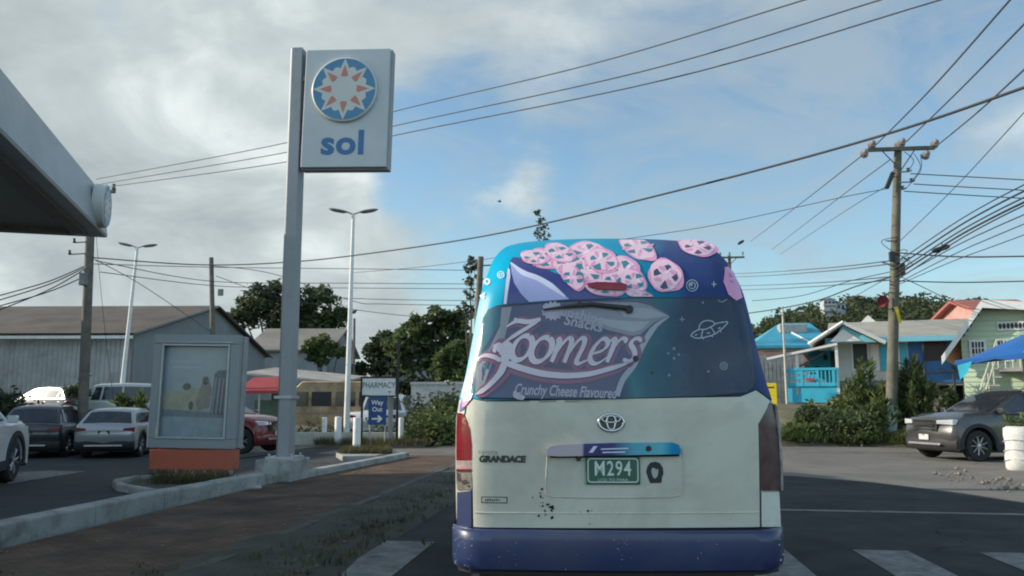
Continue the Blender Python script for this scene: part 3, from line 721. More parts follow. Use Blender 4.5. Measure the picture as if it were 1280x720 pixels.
b.tube([(x+.004, SY(x, z)-.012, z) for x, z in [vp(*p) for p in [(967, 505), (972, 540), (974.5, 575), (975.5, 612)]]], .010, 6); b.build('lamp_rim', mat('scuffed_rim', (.3, .29, .27), .6, 0, .4, 18, dirt=(.04, .03, .03), dscale=9, damt=1), tr_, smooth=60)
# ---- bumper
b = MB(); rows = []
bp_ = [(-.01, .700), (.035, .697), (.054, .685), (.06, .64), (.058, .54), (.048, .49), (.01, .472)]
for e, z in bp_:
    row = []
    for j in range(33):
        t = -1+2*j/32; x = .945*math.sin(t*math.pi/2)*1.0 if False else .945*t
        u = abs(t); fwd = .16*(max(0, u-.86)/.14)**2
        row.append((x*(1-.03*max(0, .55-z)/.1*.5), .05*(x/.93)**2+fwd-e-.01, z))
    row = [(row[0][0]-.004, .9, z)]+row+[(row[-1][0]+.004, .9, z)]
    rows.append(row)
b.grid(rows); bumper = b.build('bumper', VBLUE, van, smooth=50)
b = MB(); q = random.Random(8)
for i in range(70):
    x = q.choice([-.93, -.91, -.86, .9, .93, .0, -.3, .45, -.6])+q.gauss(0, .03); z = q.uniform(.48, .665)
    if abs(x) > .93: x = math.copysign(.925, x)
    y = .05*(x/.93)**2+.16*(max(0, abs(x)/.945-.86)/.14)**2-.0715
    r_ = q.uniform(.002, .006) if abs(x) > .8 else q.uniform(.001, .003)
    b.add([(x-r_, y, z), (x, y, z-r_*.6), (x+r_*1.2, y-.0, z+r_*.3), (x-r_*.1, y, z+r_*q.uniform(.6, 2.4))], [(0, 1, 2, 3)])
b.build('chip_specks', mat('chip_white', (.5, .5, .5), .8), bumper, fix=False)
# ---- handle garnish with its own colours
def strip(x0, x1, y0a, y1a, y0b, y1b, m, eps=.05):
    return skin_panel([vp(*p) for p in [(x0, y1a), (x0, y0a), (x1, y0b), (x1, y1b)]], eps)
GARN = livery('garnish_paint', [(.0, (.45, .38, .42)), (.276, (.45, .38, .42)), (.279, (.05, .05, .16)), (.36, (.04, .045, .17)), (.42, (.10, .35, .45)), (.50, (.12, .42, .50)), (.53, (.0, .22, .42)), (.70, (.03, .08, .28)), (.8, (.035, .045, .14))], .35, .5)
nt_ = GARN.node_tree
for n_ in nt_.nodes:
    if n_.type == 'MATH' and abs(n_.inputs[1].default_value-.26) < 1e-4: n_.inputs[1].default_value = 0.02
b = skin_panel([vp(*p) for p in [(682.5, 569), (683, 561), (688, 556.5), (700, 555), (770, 553), (838, 552.5), (846, 555), (849, 561), (849, 567), (770, 568.5), (700, 569.8)]], .055)
gh = b.build('tailgate_handle', GARN, van, smooth=40, fix=False)
b = MB(); b.add(*skin([[vp(*p) for p in [(688, 569.5), (848, 567), (848, 570), (688, 572)]]], .030)); b.build('grip_recess', DARKGAP, gh, fix=False)
b = MB(); p = vp(809, 560); b.add(*skin([ell(p[0], p[1], .016, .016, 14)], .0575)); b.build('keyhole', BLACK, gh, fix=False)
b = MB(); b.add(*skin([[vp(*p) for p in s_] for s_ in [[(735, 565), (741, 557), (746, 557), (740, 565)], [(750, 560), (784, 559), (784, 560.5), (750, 561.5)], [(752, 564), (780, 563.5), (780, 565), (752, 565.5)]]], .0572)); b.build('garnish_stripe', PALE, gh, fix=False)
b = MB(); p = vp(723, 573); b.lathe([(0, -.03), (.012, -.03), (.016, 0)], 10, Matrix.Translation((p[0], SY(*p)-.01, p[1])) @ Matrix.Rotation(R(-90), 4, 'X')); b.build('plate_lamp', BLACK, van, smooth=50)
# ---- number plate
PX0, PZ0 = vp(765.5, 587.5); PW, PH = .305, .156; PYY = SY(PX0, PZ0)-.030
root = None
b = MB(); b.box((PX0, PYY+.008, PZ0), (PW, .012, PH)); pa = b.build('number_plate', mat('plate_green', (.022, .105, .065), .4, 0, .1, 8, dirt=(.05, .08, .06), dscale=9, damt=.5), van, bevel=.006)
b = MB()
def rrect(w_, h_, r_, n=5):
    o = []
    for cx, cz, a in ((w_-r_, h_-r_, 0), (-w_+r_, h_-r_, 90), (-w_+r_, -h_+r_, 180), (w_-r_, -h_+r_, 270)):
        for k in range(n+1): o.append((cx+r_*math.cos(R(a+90*k/n)), cz+r_*math.sin(R(a+90*k/n))))
    return o
o1, o2 = rrect(PW/2-.011, PH/2-.011, .018), rrect(PW/2-.017, PH/2-.017, .014)
b.grid([[(PX0+x, PYY-.0008, PZ0+z) for x, z in o1], [(PX0+x, PYY-.0008, PZ0+z) for x, z in o2]], closed=True)
PLW = mat('plate_white', (.55, .62, .58), .5, 0, .08, 9)
words_on(b, 'M294', lambda x, y: (PX0-.002+x*.80, PYY-.0012, PZ0+.007+y*1.08), .105, bold=.0011, space=1.14)
words_on(b, 'LCD TO PARA', lambda x, y: (PX0+x*1.1, PYY-.0012, PZ0-.052+y*.8), .024)
b.build('plate_lettering', PLW, pa, fix=False)
# ---- badges
b = MB(); ex, ez = vp(763.5, 528)
def tor(rx, rz, tw, cx=0, cz=0, n=32, e=.022):
    rows = []
    for k in range(n):
        a = 6.283*k/n
        rows.append([(ex+cx+(rx+tw*math.cos(t))*math.cos(a), SY(ex, ez)-e-tw*math.sin(t)*.8, ez+cz+(rz+tw*math.cos(t))*math.sin(a)) for t in [6.283*j/8 for j in range(8)]])
    rows.append(rows[0]); b.grid(rows, closed=True)
tor(.070, .047, .0085); tor(.025, .040, .0065); tor(.052, .018, .0065, 0, .018)
b.build('maker_emblem', CHROME, van, smooth=60)
b = MB(); b.add(*skin([ell(ex, ez, .074, .050, 28)], .0165)); b.build('emblem_ground', mat('emblem_dark', (.06, .065, .06), .5), van, fix=False)
def badge(name, txt, px, py, size, m, fn=lambda x, y: (x, y), **kw):
    c = vp(px, py); b = MB(); vs, fs = lettering(txt, size, **kw)
    P = [(c[0]+fn(x, y)[0], c[1]+fn(x, y)[1]) for x, y in vs]
    vinyl(name, [[P[i] for i in f] for f in fs], m, .0175)
BADGE = mat('badge_grey', (.035, .045, .042), .35, .2, .1)
badge('badge', 'TOYOTA', 610, 566, .030, mat('badge_mid', (.16, .17, .155), .4, .3), lambda x, y: (x*.82, y*.95), space=1.15)
badge('badge', 'GRANDACE', 627.5, 574, .052, BADGE, lambda x, y: (x*.98, y*.92), bold=.0035, shear=.12, space=.92)
b = MB(); c0 = vp(618, 624.5)
o1, o2 = rrect(.074, .018, .004), rrect(.069, .0135, .003)
b.grid([[(c0[0]+x, SY(c0[0]+x, c0[1])-.0170, c0[1]+z) for x, z in o1], [(c0[0]+x, SY(c0[0]+x, c0[1])-.0170, c0[1]+z) for x, z in o2]], closed=True)
for i in range(9): b.bx(c0[0]-.052+i*.0125, c0[0]-.045+i*.0125, SY(*c0)-.0165, SY(*c0)-.0155, c0[1]-.006, c0[1]+.006*(.5+.5*((i*7) % 3)/2))
b.build('trim_badge', BADGE, van, fix=False)
# a plain dark portrait-shaped sticker (no likeness)
kx, kz = vp(818, 590.5)
vinyl('sticker', [[(kx+x*.048, kz+y*.058) for x, y in [(-.55, -1), (-.4, -.7), (-.85, -.4), (-1, .1), (-.85, .6), (-.5, .95), (.1, 1.05), (.6, .9), (.95, .45), (1, -.1), (.8, -.5), (.75, -.95)]]], mat('sticker_black', (.012, .016, .016), .5), .0172)
vinyl('sticker_face', [[(kx+x*.022, kz+y*.032) for x, y in [(-.8, .7), (-.2, .85), (.3, .55), (.9, .6), (.85, .0), (.5, -.25), (.55, -.7), (.0, -1), (-.5, -.8), (-.3, -.2), (-.9, .1)]]], mat('sticker_grey', (.38, .41, .38), .5), .0180)
# rust holes in the skin, scratches
b = MB(); q = random.Random(13); ps = []
for px, py, n_, sd, r0 in [(676, 616, 5, 3, .006), (683, 636, 26, 8, .0055), (690, 634, 6, 2, .008), (736, 646, 4, 4, .005), (733, 650, 5, 8, .003), (666, 621, 2, 1, .004), (920, 650, 3, 6, .003)]:
    for i in range(n_):
        c = vp(px+q.gauss(0, sd*.7), py+q.gauss(0, sd)); r_ = r0*q.uniform(.3, 1.2)
        if c[1] < .70: continue
        ps.append(ell(c[0], c[1], r_, r_*q.uniform(.7, 1.6), 7, q.random(), .3, i))
b.add(*skin(ps, .0165)); b.build('rust_specks', mat('rust', (.03, .02, .015), .9, 0, .5, 30), van, fix=False)
# ---- underside and wheels
b = MB(); b.bx(-.75, .75, .5, 4.4, .32, .46); b.tube([(-.7, 1.35, .33), (.7, 1.35, .33)], .06, 8); b.tube([(.35, .1, .36), (.35, 1.2, .36)], .04, 8); b.build('underbody', BLACK, van)
def wheel(parent, x, y, z, r_, wd, ax, rimm, spokes=5, side=1):
    """wheel with axle along ax ('x' or 'y'); side tells which way its face looks"""
    M = Matrix.Translation((x, y, z)) @ (Matrix.Rotation(R(90*side), 4, 'Y') if ax == 'x' else Matrix.Rotation(R(-90*side), 4, 'X'))
    w2 = wd/2
    b = MB(); b.lathe([(r_*.62, -w2), (r_*.9, -w2), (r_*.97, -w2*.8), (r_, -w2*.5), (r_, w2*.5), (r_*.97, w2*.8), (r_*.9, w2), (r_*.66, w2*.98), (r_*.63, w2*.8)], 28, M)
    wh = b.build('wheel', RUBBER, parent, smooth=40)
    b = MB(); b.lathe([(r_*.645, w2*.9), (r_*.60, w2*.92), (r_*.57, w2*.55), (r_*.3, w2*.35), (0, w2*.35)], 28, M, 1)
    for k in range(spokes):
        a = 6.283*k/spokes
        for da in ((-.16, .16) if spokes < 7 else (0,)):
            a1, a2 = a+da*.3, a+da*1.3
            p0 = Vector((math.cos(a1)*r_*.12, math.sin(a1)*r_*.12, w2*.80)); p1 = Vector((math.cos(a2)*r_*.60, math.sin(a2)*r_*.60, w2*.88))
            b.tube([M @ p0, M @ p1], r_*.045, 5)
    b.lathe([(r_*.15, w2*.6), (r_*.15, w2*.9), (r_*.1, w2*.96), (0, w2*.96)], 12, M)
    b.build('rim', [rimm, BLACK], wh, smooth=40)
    return wh
STEEL = mat('steel_rim', (.35, .35, .35), .4, .6, .1)
for s_ in (-1, 1):
    wheel(van, s_*.74, 1.35, .33, .33, .20, 'x', STEEL, 5, s_); wheel(van, s_*.76, 4.0, .33, .33, .20, 'x', STEEL, 5, s_)
# ================================================================ left side: filling station and what stands behind it
GREYM = mat('painted_grey', (.29, .30, .31), .5, .2, .08, 2, dirt=(.19, .19, .18), dscale=2, damt=.5)
SIGNW = mat('sign_white', (.49, .51, .52), .5, 0, .05, 2, dirt=(.38, .39, .38), dscale=1.5, damt=.4)
GALV = mat('galvanised', (.42, .43, .43), .45, .5, .12, 4)
WHITEP = mat('white_paint', (.72, .72, .69), .6, 0, .06, 4, dirt=(.4, .38, .34), dscale=4, damt=.5)
SOLBLUE = mat('sign_blue', (.03, .13, .30), .4, 0, .05); SOLMID = mat('sign_blue_mid', (.06, .20, .34), .4, 0, .08)
SOLRED = mat('sign_red', (.48, .18, .13), .4, 0, .08); SOLW = mat('sign_cream', (.52, .52, .48), .4, 0, .05)
# ---- low wall along the forecourt
def wall_run(b, pts, w_, z0, z1, piece=1.5):
    out = []
    for p, q_ in zip(pts, pts[1:]):
        l = math.hypot(q_[0]-p[0], q_[1]-p[1]); k = max(1, round(l/piece)); g = .006/l if k > 1 else 0
        for i in range(k): out.append(((p[0]+(q_[0]-p[0])*(i/k+g), p[1]+(q_[1]-p[1])*(i/k+g)), (p[0]+(q_[0]-p[0])*((i+1)/k-g), p[1]+(q_[1]-p[1])*((i+1)/k-g))))
    for p, q_ in out: wall_piece(b, [p, q_], w_, z0, z1+rnd.uniform(-.006, .006))
def wall_piece(b, pts, w_, z0, z1):
    for p, q_ in zip(pts, pts[1:]):
        d = Vector((q_[0]-p[0], q_[1]-p[1], 0)); n = Vector((-d.y, d.x, 0)).normalized()*w_
        vs = []
        for z, e in ((z0, 0), (z1-.02, 0), (z1, .012)):
            for c, sg_ in ((p, 0), (q_, 0)):
                pass
        a0, a1 = Vector((p[0], p[1], 0)), Vector((q_[0], q_[1], 0))
        rows = []
        for t in (0, 1):
            o = a0.lerp(a1, t); u = n.normalized()
            rows.append([o+Vector((0, 0, z0)), o+Vector((0, 0, z1-.02))+u*.0, o+u*.015+Vector((0, 0, z1)), o+n-u*.015+Vector((0, 0, z1)), o+n+Vector((0, 0, z1-.02)), o+n+Vector((0, 0, z0))])
        b.grid(rows); k = len(b.v)
        b.f.append((k-12, k-11, k-10, k-9, k-8, k-7)); b.m.append(0); b.f.append((k-1, k-2, k-3, k-4, k-5, k-6)); b.m.append(0)
w0, w1, w2 = gp(0, 692), gp(205, 640), gp(334, 612)
dirw = (w0-w1).normalized(); wA = w0+dirw*6
b = MB(); wall_run(b, [wA, w0, w1, w2], .24, 0, .27)
tag(b.build('kerb_wall', CONCP, bevel=.012), 'low grey concrete wall along the forecourt in front of the poster box', 'wall')
p1, p2 = gp(334, 611), gp(384, 602)
b = MB(); wall_run(b, [(p1.x, p1.y), (p2.x-.02, p2.y)], .24, 0, .20)
tag(b.build('kerb_wall', CONCP, bevel=.012), 'short concrete kerb between the poster box wall and the sign plinth', 'wall')
p1, p2 = gp(386, 603), gp(512, 576)
b = MB(); wall_run(b, [(p1.x, p1.y), ((p1.x+p2.x)/2-.02, (p1.y+p2.y)/2), (p2.x, p2.y)], .22, 0, .20)
tag(b.build('kerb_wall', CONCP, bevel=.012), 'long low white kerb running on past the sign plinth to the driveway', 'wall')
# planter kerb round the poster box
b = MB(); P = [gp(*p, .004) for p in [(326, 616), (250, 619), (196, 620), (156, 613), (151, 608), (175, 603), (230, 600)]]
wall_run(b, [(p.x, p.y) for p in P], .13, 0, .12)
tag(b.build('planter_kerb', CONCP, bevel=.01), 'curved white kerb of the planting bed under the poster box', 'kerb')
b = MB(); P = [gp(*p) for p in [(326, 614), (196, 617), (158, 610), (176, 604), (340, 596)]]; b.add([(p.x, p.y, .07) for p in P], [tuple(range(len(P)))])
tag(b.build('planting_bed', mat('bed_soil', (.06, .06, .035), .95, 0, .4, 6, .6, 20)), kind='structure')
b = MB(); q = random.Random(31); tufts(b, [(gp(q.uniform(190, 290), q.uniform(599, 611)).xy.to_3d()+Vector((0, 0, .07))) for _ in range(220)], .14, q, 8)
tag(b.build('bed_grass', GRASS, fix=False), 'weeds and short grass growing in the bed under the poster box', kind='stuff')
# ---- tall sign on its plinth
pc = gp(350, 608); SB = pc.y+.35
plinth = MB(); pl_, pr_ = gp(319, 608), gp(374, 606)
plinth.bx(pl_.x, pr_.x, SB-.45, SB+.45, 0, .44)
tag(plinth.build('sign_plinth', CONCP, bevel=.02), 'square painted concrete plinth under the tall sol sign', 'plinth')
base_, top_ = at(356, 571, SB), at(372.5, 64, SB)
sg_ = thing('pylon_sign', 'tall sol filling station sign on a grey steel post', 'sign', (base_.x, SB, .44))
lean = (top_.x-base_.x)
H0 = top_.z-.44
def sp(x, y, z): return (x+lean*z/H0*.35, y, z)   # the post leans a touch
b = MB(); hw_ = .12
vs = [sp(dx, dy, z) for z in (0, H0) for dx, dy in ((-hw_, -.10), (-hw_+.05, -.16), (hw_, -.16), (hw_, .14), (-hw_, .14))]
b.add(vs, [(0, 1, 6, 5), (1, 2, 7, 6), (2, 3, 8, 7), (3, 4, 9, 8), (4, 0, 5, 9), (5, 6, 7, 8, 9)]); b.build('post', GREYM, sg_)
b = MB(); b.box((0, 0, .02), (.5, .5, .04));
for sx in (-1, 1):
    for sy in (-1, 1): b.lathe([(.022, 0), (.022, .05), (0, .05)], 6, Matrix.Translation((sx*.2, sy*.2, .04)))
b.box(sp(0, -.01, 1.05), (.32, .36, .05)); b.build('base_plate', GALV, sg_)
tl_, br_ = at(382, 64, SB-.15), at(483, 207, SB-.15)
cxs, czs = (tl_.x+br_.x)/2-base_.x, (tl_.z+br_.z)/2-.44; ws, hs = br_.x-tl_.x, tl_.z-br_.z
cab = MB(); Mz = Matrix.Translation((cxs, 0, czs)) @ Matrix.Rotation(R(1.5), 4, 'Z') @ Matrix.Rotation(R(1.0), 4, 'Y')
cab.box((0, .02, 0), (ws, .34, hs), M=Mz); cabo = cab.build('sign_cabinet', SIGNW, sg_, bevel=.012)
b = MB(); b.box((.012, .03, -.012), (ws+.03, .20, hs+.03), M=Mz); b.box((-ws/2-.05, 0, .6), (.12, .1, .08), M=Mz); b.box((-ws/2-.05, 0, -.7), (.12, .1, .08), M=Mz); b.build('cabinet_return', mat('sign_return', (.30, .31, .32), .5, .2), cabo)
def face(x, z, e=0): return Mz @ Vector((x, -.15-e, z))
rr = ws*.385; ox, oz = -.02, hs*.145
b = MB(); b.lathe([(rr, 0), (rr, .06), (rr-.02, .075), (0, .075)], 48, Mz @ Matrix.Translation((ox, -.15, oz)) @ Matrix.Rotation(R(90), 4, 'X')); disc = b.build('emblem_disc', SOLW, cabo, smooth=40)
def star(b, r_, e, mi, fn): b.add([fn(x, z) for x, z in r_], [tuple(range(len(r_)))], mi)
def emblem(parent, fn, rr, name='emblem'):
    """sun emblem: blue ring, white eight-pointed star, red flames, pale centre"""
    b = MB(); b.add([fn(x, z, 0) for x, z in ell(0, 0, rr*.955, rr*.955, 48)], [tuple(range(48))]); b.build(name+'_ring', SOLMID, parent)
    st_ = []
    for k in range(8):
        a = 6.2832*k/8+R(90)
        for da, r_ in ((0, .955), (.10, .78), (.20, .66), (.30, .705), (.3927, .73), (.4854, .705), (.585, .66), (.685, .78)): st_.append((rr*r_*math.cos(a+da), rr*r_*math.sin(a+da)))
    b = MB(); b.add([fn(0, 0, .002)]+[fn(x, z, .002) for x, z in st_], [(0, 1+i, 1+(i+1) % len(st_)) for i in range(len(st_))]); b.build(name+'_star', SOLW, parent)
    b = MB()
    for k in range(8):
        a = 6.2832*k/8+R(90)
        P = [(.76, 0), (.52, .17), (.42, .27), (.38, 0), (.42, -.27), (.52, -.17)]
        b.add([fn(rr*r_*math.cos(a+d), rr*r_*math.sin(a+d), .004) for r_, d in P], [tuple(range(6))])
    b.build(name+'_flames', SOLRED, parent)
emblem(disc, lambda x, z, e: Mz @ Vector((ox+x, -.228-e, oz+z)), rr)
b = MB(); words_on(b, 'sol', lambda x, y: face(ox+x*1.16, -hs*.305+y*1.06, .006), .58, bold=.018, space=1.05); b.build('sign_lettering', SOLBLUE, cabo, fix=False)
# ---- poster box
PB = gp(240, 600).y
bl, brt = at(188, 560, PB), at(294, 560, PB); tp = at(240, 419, PB)
pw = brt.x-bl.x; pcx = (bl.x+brt.x)/2; ph = tp.z-bl.z
box = thing('poster_box', 'grey freestanding poster box with an orange skirt beside the forecourt', 'poster box', (pcx, PB, .07), R(3))
tilt = Matrix.Rotation(R(.9), 4, 'Y')
b = MB(); z0 = bl.z-.07
Mp = Matrix.Translation((0, 0, z0+ph/2)) @ tilt
fw = .17
for (cx, cz, dx, dz) in ((0, ph/2-fw/2, pw, fw), (0, -ph/2+fw/2, pw, fw), (-pw/2+fw/2, 0, fw, ph-2*fw), (pw/2-fw/2, 0, fw, ph-2*fw)): b.box((cx, -.0, cz), (dx, .16, dz), M=Mp)
b.box((0, .05, 0), (pw-.02, .06, ph-.02), M=Mp)
b.build('housing', mat('poster_grey', (.28, .30, .31), .45, .1, .05, 2, dirt=(.26, .27, .27), dscale=2, damt=.4), box, bevel=.01)
b = MB(); b.box((.02, .20, .0), (pw, .22, ph-.02), M=Mp); b.build('rear_housing', mat('poster_grey_rear', (.30, .31, .32), .5, .1), box, bevel=.01)
iw, ih = pw-2*fw, ph-2*fw
b = MB()
for (cx, cz, dx, dz) in ((0, ih/2-.02, iw, .04), (0, -ih/2+.02, iw, .04), (-iw/2+.02, 0, .04, ih-.08), (iw/2-.02, 0, .04, ih-.08)): b.box((cx, -.085, cz), (dx, .04, dz), M=Mp)
b.box((0, -.09, ih/2+.03), (iw+.12, .03, .025), M=Mp)
b.build('poster_frame', GALV, box, bevel=.006)
def pf(x, z, e): return Mp @ Vector((x, .015-e, z))
iw2, ih2 = iw/2-.035, ih/2-.035
def postermat():
    m = mat('poster_paper', (.26, .31, .34), .25, 0, .12, 1.6, coat=.5); return m
b = MB(); b.add([pf(-iw2, -ih2, 0), pf(iw2, -ih2, 0), pf(iw2, ih2, 0), pf(-iw2, ih2, 0)], [(0, 1, 2, 3)]); poster = b.build('poster', postermat(), box)
def sheet(name, polys, m, e):
    b = MB()
    for P in polys: b.add([pf(x*iw2, z*ih2, e) for x, z in P], [tuple(range(len(P)))])
    return b.build(name, m, poster)
pm = lambda n, c: mat('poster_'+n, c, .3, 0, .15, 6, coat=.4)
sheet('poster_shape', [[(-1, -.05), (-.5, .02), (0, .08), (.3, 0), (.3, -.45), (-.2, -.5), (-1, -.42)]], pm('sand', (.30, .29, .21)), .002)
sheet('poster_shape', [[(-1, -.5), (1, -.5), (1, -1), (-1, -1)]], pm('pale', (.24, .30, .32)), .002)
sheet('poster_shape', [[(-1, -.40), (1, -.48), (1, -.58), (-1, -.56)]], pm('dim', (.15, .18, .2)), .003)
sheet('poster_shape', [[(.55, .38), (.66, .46), (.92, .48), (1, .4), (1, -.52), (.5, -.5)]], pm('slate', (.08, .10, .12)), .004)
sheet('poster_shape', [[(x, -.48), (x+.05, -.48), (x+.11, .3), (x+.06, .3)] for x in (.52, .64, .76, .88)], pm('steel', (.20, .23, .25)), .006)
sheet('poster_shape', [ell(.30, .24, .10, .10, 12), [(.2, .2), (.42, .22), (.5, .05), (.45, -.35), (.1, -.42), (.02, -.2), (.1, .0)]], pm('figure', (.20, .19, .16)), .005)
sheet('poster_shape', [ell(-.28, .10, .13, .08, 12), ell(.28, .26, .09, .07, 10), ell(-.12, -.32, .07, .10, 10)], pm('dark', (.07, .08, .09)), .007)
sheet('poster_shape', [[(-.85, .60), (.1, .60), (.1, .68), (-.85, .68)], [(-.8, .50), (.15, .50), (.15, .56), (-.8, .56)]], pm('faint', (.32, .36, .39)), .003)
b = MB(); z1_ = z0-.02; b.bx(-pw/2+.06, pw/2-.03, -.09, .26, z1_-.36, z1_); b.build('skirt', mat('skirt_orange', (.46, .10, .05), .5, 0, .08, 3, dirt=(.28, .08, .05), dscale=3, damt=.5), box, bevel=.01)
for x in (-pw/2+.14, -pw/6, pw/6, pw/2-.10):
    b = MB(); b.bx(x-.025, x+.025, -.03, .10, 0, z1_-.355); b.bx(x-.07, x+.07, -.07, .14, 0, .015); b.build('leg', GALV, box)
# ---- filling station canopy
cn = at(133, 297, 17.2)
CZ = cn.z
can = thing('station_canopy', 'wide grey filling station canopy reaching in over the forecourt', 'canopy', (cn.x, cn.y, 0), R(22.5))
# local: -Y runs back towards the camera along the fascia, -X away from the road
LN, WD = 10.5, 16.0
b = MB(); b.bx(-WD, -.25, -LN, -.25, CZ+.06, CZ+.9); b.build('soffit', mat('soffit', (.30, .30, .26), .7, 0, .06, .6, dirt=(.2, .2, .17), dscale=.8, damt=.5), can)
FAS = mat('fascia_grey', (.34, .36, .37), .4, .1, .06, 1, dirt=(.22, .23, .23), dscale=1.1, damt=.6)
prof_ = [(.0, .0), (.02, .05), (-.02, .30), (-.10, .75), (-.16, 1.02), (-.30, 1.04), (-.30, .0)]
for nm, rows in (('fascia', [[(x, -LN, CZ+z) for x, z in prof_], [(x, 0, CZ+z) for x, z in prof_]]), ('fascia', [[(-WD, x, CZ+z) for x, z in prof_], [(-.3, x, CZ+z) for x, z in prof_]])):
    b = MB(); b.grid(rows, closed=True); k = len(b.v); n = len(prof_); b.f += [tuple(range(k-2*n, k-n)), tuple(range(k-n, k))]; b.m += [0, 0]; b.build(nm, FAS, can, smooth=25)
b = MB(); b.bx(-.6, -.30, -LN, -.6, CZ-.05, CZ+.06); b.bx(-WD, -.6, -.6, -.30, CZ-.05, CZ+.06); b.build('gutter_edge', mat('gutter_brown', (.20, .17, .14), .6, 0, .2, 2), can)
Md = Matrix.Translation((-.04, -1.0, CZ+.50)) @ Matrix.Rotation(R(90), 4, 'Y') @ Matrix.Rotation(R(90), 4, 'Z')
b = MB(); b.lathe([(.47, -.02), (.47, .18), (.44, .21), (0, .21)], 40, Md); dsc = b.build('emblem_disc', SOLW, can, smooth=40)
emblem(dsc, lambda x, z, e: Md @ Vector((x, z, .213+e)), .45)
for (x, y) in ((-4, -3.5), (-12, -3.5), (-4, -9), (-12, -9)):
    b = MB(); b.bx(x-.2, x+.2, y-.2, y+.2, 0, CZ+.1); b.build('column', GREYM, can, bevel=.02)
# ---- unseen building, added past the left edge to shade the forecourt
shade_bld = thing('unseen_building', 'plain white unseen building added beyond the left edge to shade the forecourt', 'building', (-30, 15, 0))
b = MB(); b.bx(-6, 6, -13, 14, -.4, 5.2); b.build('wall', WHITEP, shade_bld)
b = MB(); b.bx(-6.4, 6.4, -13.4, 14.4, 5.2, 6.6); b.build('roof', FAS, shade_bld)
for y in (-10, -6, -2, 2):
    b = MB(); b.bx(6.0, 6.06, y, y+3, .6, 2.8); b.build('window', glass('unseen_glass'), shade_bld)
# ---- lamp posts
def lamp_post(px, pyb, pyt, label, Y, rz, leanx=0):
    p = at(px, pyb, Y); h = at(px, pyt, Y).z
    o = thing('lamp_post', label, 'lamp post', (p.x, Y, 0), rz, 'double-headed lamp posts of the forecourt')
    o.rotation_euler = (0, leanx, rz)
    b = MB(); b.tube([(0, 0, 0), (0, 0, .9), (0, 0, h*.6), (0, 0, h)], [.10, .10, .075, .055], 12); b.lathe([(.17, 0), (.17, .03), (.12, .04), (0, .04)], 12); b.build('pole', WHITEP, o, smooth=50)
    for s_ in (-1, 1):
        b = MB(); b.tube([(0, 0, h-.03), (s_*.25, 0, h+.06)], .03, 8); b.build('arm', GALV, o, smooth=50)
        b = MB(); q_ = Matrix.Translation((s_*.52, 0, h+.09)) @ Matrix.Rotation(R(-10*s_), 4, 'Y') @ Matrix.Diagonal((1.0, .42, .22, 1)); b.lathe([(0, -.28), (.22, -.22), (.32, -.05), (.34, .06), (.26, .2), (0, .28)], 18, q_); b.build('lamp_head', mat('lamp_grey', (.20, .21, .22), .5, .3), o, smooth=60)
    return o
lamp_post(432.5, 556, 267, 'white double-headed lamp post right of the tall sol sign', 27.2, R(8), R(.3))
lamp_post(145, 560, 309, 'white double-headed lamp post in front of the corrugated warehouse', 33, R(8), R(2.6))
# ---- utility poles (left and behind)
TIMBER = mat('pole_timber', (.13, .11, .09), .9, 0, .3, 3, .5, 30, dirt=(.22, .20, .17), dscale=2, damt=.6)
TIMBERL = mat('pole_timber_pale', (.13, .12, .095), .9, 0, .35, 3, .5, 30, dirt=(.07, .09, .045), dscale=1.4, damt=.8)
def pole(name, label, pxb, pxt, pyt, Y, r_, m=TIMBER, over=0.0):
    a, c = at(pxb, 540, Y), at(pxt, pyt, Y)
    o = thing(name, label, 'utility pole', (a.x, Y, 0))
    k = (c.x-a.x)/max(.1, c.z); h = c.z+over
    b = MB(); b.tube([(0, 0, -.1), (k*h*.5, 0, h*.5), (k*h, 0, h)], [r_, r_*.9, r_*.78], 12); b.build('pole_shaft', m, o, smooth=50)
    return o, k, h
pA, kA, hA = pole('utility_pole', 'dark timber utility pole under the corner of the canopy', 103, 115, 235, 26, .17)
for z in (8.3, 7.0):
    pass
b = MB()
for i, (dz, dx) in enumerate(((hA-2.3, -.55), (hA-1.9, -.4), (hA-1.5, -.5))): b.tube([(kA*dz, -.1, dz), (kA*dz+dx, -.25, dz-.05)], .02, 6); b.lathe([(.05, 0), (.06, .05), (.03, .1), (.05, .14), (0, .16)], 8, Matrix.Translation((kA*dz+dx, -.25, dz-.05)))
b.build('insulator_bracket', BLACK, pA, smooth=50)
b = MB(); b.box((kA*hA+.2, 0, hA-.15), (1.3, .1, .1)); b.lathe([(.06, 0), (.08, .05), (.04, .12), (.06, .2), (0, .24)], 8, Matrix.Translation((kA*hA+.8, 0, hA-.1))); b.build('crossarm', TIMBER, pA)
b = MB(); b.box((kA*5.6-.02, -.22, 5.5), (.22, .2, .42)); b.build('fuse_box', mat('fuse_grey', (.16, .17, .17), .6), pA, bevel=.015)
pB, _, _ = pole('utility_pole', 'bare dark pole standing at the gable of the warehouse', 268, 264, 322, 42, .15); b = MB(); b.box((0.05, -.16, 7.2), (.25, .14, .35)); b.build('pole_box', mat('fuse_grey', (.16, .17, .17)), pB)
pC, _, _ = pole('utility_pole', 'slender dark pole behind the lamp post and tan bus', 441, 443, 398, 48, .09)
pD, kD, hD = pole('utility_pole', 'dark timber pole rising just behind the left roof edge of the minibus', 590, 601, 321, 36, .17)
b = MB(); b.tube([(kD*hD, 0, hD-.4), (kD*hD+1.4, 0, hD-.35)], .03, 6); b.box((kD*hD+.5, -.1, hD-1.2), (.3, .2, .6)); b.build('pole_bracket', BLACK, pD)
